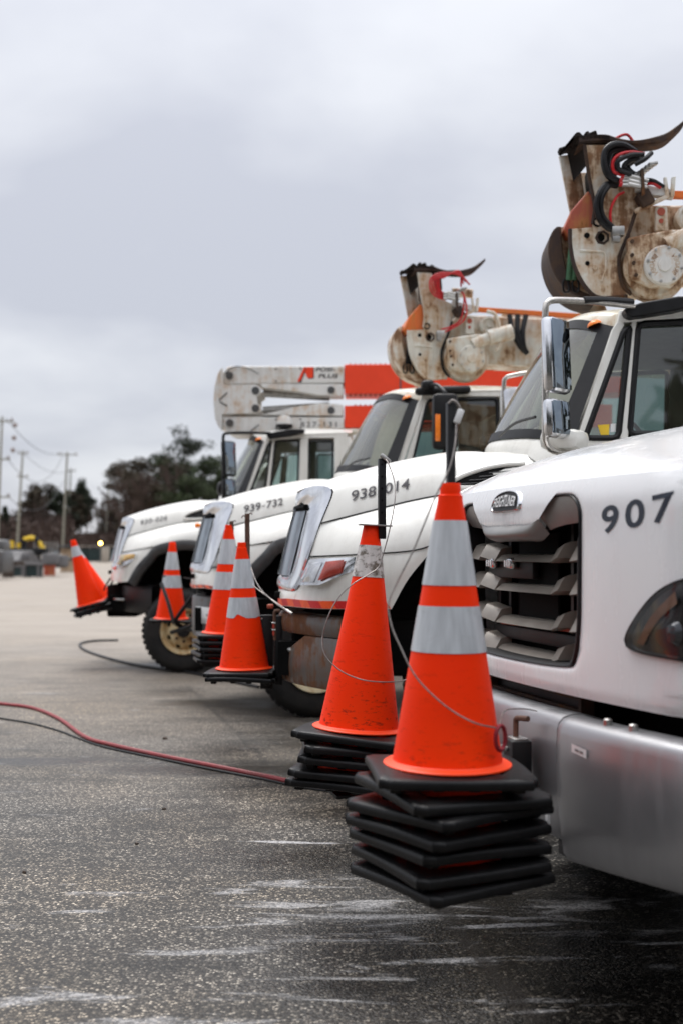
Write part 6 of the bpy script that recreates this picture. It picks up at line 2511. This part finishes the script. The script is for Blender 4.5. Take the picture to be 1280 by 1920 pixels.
def cage(px0, px1, py0, py1, Y, label):
    a, b = at(px0, py1, Y), at(px1, py0, Y)
    zb = max(0, a.z)
    w, h = b.x - a.x, b.z - zb
    t = thing('storage_bin', label, 'bin', ((a.x + b.x) / 2, Y, zb), (0, 0, R(-6)), 'bins in the yard clutter')
    m = MB()
    m.box((0, 0, h / 2), (w * .86, w * .7, h * .86))
    m.build('bin_body', 'binblue', t)
    for u in (-.5, .5):
        for v_ in (-.38, .38):
            m = MB()
            m.box((w * u, w * v_, h / 2), (.10, .10, h))
            m.build('corner_post', 'palegrey', t)
    m = MB()
    m.box((0, 0, h), (w * 1.15, w * .9, .14), None, .02)
    m.build('lid', 'palegrey', t)


cage(51, 76, 1058, 1086, 64, 'black bin in a white frame in the yard clutter')
cage(24, 46, 1062, 1085, 66, 'dark bin in a pale frame left of the black bin')

# knuckle boom machine with yellow arms
Y = 72
t = thing('loader_crane', 'black and yellow jointed crane folded over the yard clutter', 'crane', (at(70, 1033, Y).x, Y, 0))
bx = at(70, 1033, Y)
rel = lambda px, py: at(px, py, Y) - Vector((bx.x, Y, 0))
rel = lambda px, py: Vector((at(px, py, Y).x - bx.x, 0, at(px, py, Y).z))
for pts, r, mt, nm in (([rel(40, 1052), rel(36, 1018)], .16, 'yellow', 'outrigger'), ([rel(24, 1030), rel(22, 1014)], .14, 'yellow', 'outrigger'),
                       ([rel(46, 1012), rel(58, 1008), rel(66, 1010)], .17, 'yellow', 'boom_arm'), ([rel(66, 1008), rel(74, 1020)], .16, 'black', 'boom_arm'), ([rel(73, 1016), rel(82, 1030)], .15, 'yellow', 'boom_tip'),
                       ([rel(44, 1046), rel(46, 1012)], .20, 'black', 'mast')):
    m = MB()
    m.tube(pts, r, 6)
    m.build(nm, mt, t)
m = MB()
a, b = rel(20, 1040), rel(92, 1029)
m.box(((a.x + b.x) / 2, .4, (a.z + b.z) / 2), (b.x - a.x, 2.0, .45), None, .04)
dk = m.build('deck', 'black', t)
for px in (26, 40, 56, 72, 88):
    m = MB()
    a, b = rel(px, 1066), rel(px, 1036)
    m.box((a.x, .3, b.z / 2), (.16, .16, b.z))
    m.build('deck_leg', 'bumpgrey', t)
for k in range(7):
    m = MB()
    a = rel(64 + 7 * k, 1020)
    m.box((a.x, .2, a.z - .3), (.07, .07, .9))
    m.build('stake', 'steel', t)
# parked pale vehicle and wrapped bundles
t = thing('parked_car', 'pale car parked nose-on behind the clutter under the yellow arms', 'car', (at(30, 1033, 70).x, 70.6, 0), (0, 0, R(80)))
m = MB()
sec = [(-1.9, .45), (-1.9, .95), (-1.5, 1.05), (-1.0, 1.5), (.3, 1.52), (.9, 1.08), (1.8, .95), (1.95, .75), (1.95, .4)]
m.prism(sec, -.85, .85)
cb2 = m.build('body', 'palegrey', t, bevel=.08)
m = MB()
m.prism([(.32, 1.47), (.88, 1.10), (.86, 1.06), (.30, 1.40)], -.72, .72)
m.build('windshield', 'glassdark', t)
for sx_ in (-1.2, 1.2):
    for sg in (1, -1):
        m = MB()
        m.lathe([(0, -.1), (.33, -.1), (.33, .1), (0, .1)], (sx_, sg * .78, .33), 'y', 18)
        m.build('wheel', 'rubber', t)
for i, (px, py, w, lb) in enumerate(((112, 1052, .55, 'white round drum beside the wooden crates'), (95, 1048, .5, 'white wrapped bundle on the red crate'), (14, 1050, .4, 'small white drum near the left edge'), (49, 1044, .28, 'white tub on the clutter behind the black bin'))):
    m = MB()
    q = at(px, py, 67 if i != 1 else 66)
    m.lathe([(w * .8, -w * .7), (w, -w * .5), (w, w * .4), (w * .9, w * .6), (0, w * .68)], q, 'z', 16)
    o = m.build('drum', 'palegrey')
    tag(o, lb, 'drum', 'white drums in the yard clutter')
m = MB()
q = at(3, 1035, 60)
m.box((q.x - .4, 60, .95), (1.6, 2.0, 1.2), None, .2)
m.box((q.x - .4, 60.3, 1.75), (1.3, 1.4, .7), None, .2)
o = m.build('parked_vehicle', 'bumpgrey')
tag(o, 'blurred dark vehicle cut by the left edge of the yard', 'vehicle')

# refuse bins, post and lit lamp
for i, (x0, x1, lb) in enumerate(((147, 166, 'dark green skip left of the tan post, farther from it'), (167, 191, 'dark green skip touching the tan post on its left'), (205, 236, 'dark green skip right of the tan post'))):
    Y = 150
    a, b = at(x0, 1053, Y), at(x1, 1027, Y)
    t = thing('refuse_skip', lb, 'skip', ((a.x + b.x) / 2, Y, 0), (0, 0, 0), 'green skips at the back of the yard')
    w = b.x - a.x
    m = MB()
    m.prism([(-w / 2 * .94, .12), (w / 2 * .94, .12), (w / 2, 1.75), (-w / 2, 1.75)], -.8, .8)
    bd_ = m.build('skip_body', 'binblue', t, bevel=.03)
    m = MB()
    m.box((0, 0, 1.80), (w * 1.02, 1.7, .10), None, .02)
    m.build('lid', 'black', t)
    for k in range(4):
        m = MB()
        m.box((-w * .36 + w * .24 * k, -.83, .95), (.10, .08, 1.5))
        m.build('rib', 'binblue', bd_)
m = MB()
a, b = at(192, 1053, 148), at(205, 1026, 148)
m.box(((a.x + b.x) / 2, 148, b.z / 2 - .02), (b.x - a.x, .8, b.z), None, .03)
o = m.build('concrete_post', 'concrete')
tag(o, 'tan concrete post between two dark green skips', 'post')
m = MB()
a, b = at(120, 1027, 152), at(250, 1024, 152)
m.box(((a.x + b.x) / 2, 152, b.z), (b.x - a.x, .12, .12))
for k in range(9):
    m.box((a.x + (b.x - a.x) * k / 8, 152, b.z / 2), (.12, .12, b.z))
o = m.build('yard_fence', 'concrete')
tag(o, 'low pale rail fence behind the dark green skips', 'fence')
q = at(189, 1018.5, 140)
t = thing('amber_lamp', 'small lit amber lamp shining above the tan post', 'lamp', (q.x, q.y, 0))
m = MB()
m.lathe([(0, -.17), (.12, -.12), (.17, 0), (.12, .12), (0, .17)], (0, 0, q.z), 'z', 14)
m.build('lamp_globe', 'lamp', t)
m = MB()
m.tube([(0, 0, 0), (0, 0, q.z - .17)], .05, 8)
m.build('lamp_post', 'bumpgrey', t)
m = MB()
q = at(196, 1004, 420)
m.box((q.x, 420, q.z - 1.5), (9, 6, 4))
m.prism([(q.x - 5, q.z + .5), (q.x + 5, q.z + .5), (q.x, q.z + 2.2)], 416.5, 423.5)
o = m.build('far_building', 'palegrey')
tag(o, 'pale small building far off between the trees above the amber lamp', 'building')

# unseen wood added behind the camera, tall enough to darken glass and chrome reflections
rnd = random.Random(21)
m = MB()
for k in range(7500):
    a = rnd.uniform(R(185), R(355))
    r = rnd.uniform(46, 60)
    h = 24 * rnd.random() ** .8 * (.75 + .25 * math.sin(a * 23) * math.sin(a * 9 + 1))
    p = Vector((r * math.cos(a), r * math.sin(a), h))
    d1 = Vector((rnd.gauss(0, 1), rnd.gauss(0, 1), rnd.gauss(0, .8)))
    d2 = Vector((rnd.gauss(0, .6), rnd.gauss(0, .6), rnd.gauss(0, .6)))
    m.add([p - d1, p + d2, p + d1, p - d2], [[0, 1, 2, 3]])
o = m.build('woodland', 'needle1', smooth=False)
o['kind'] = 'stuff'
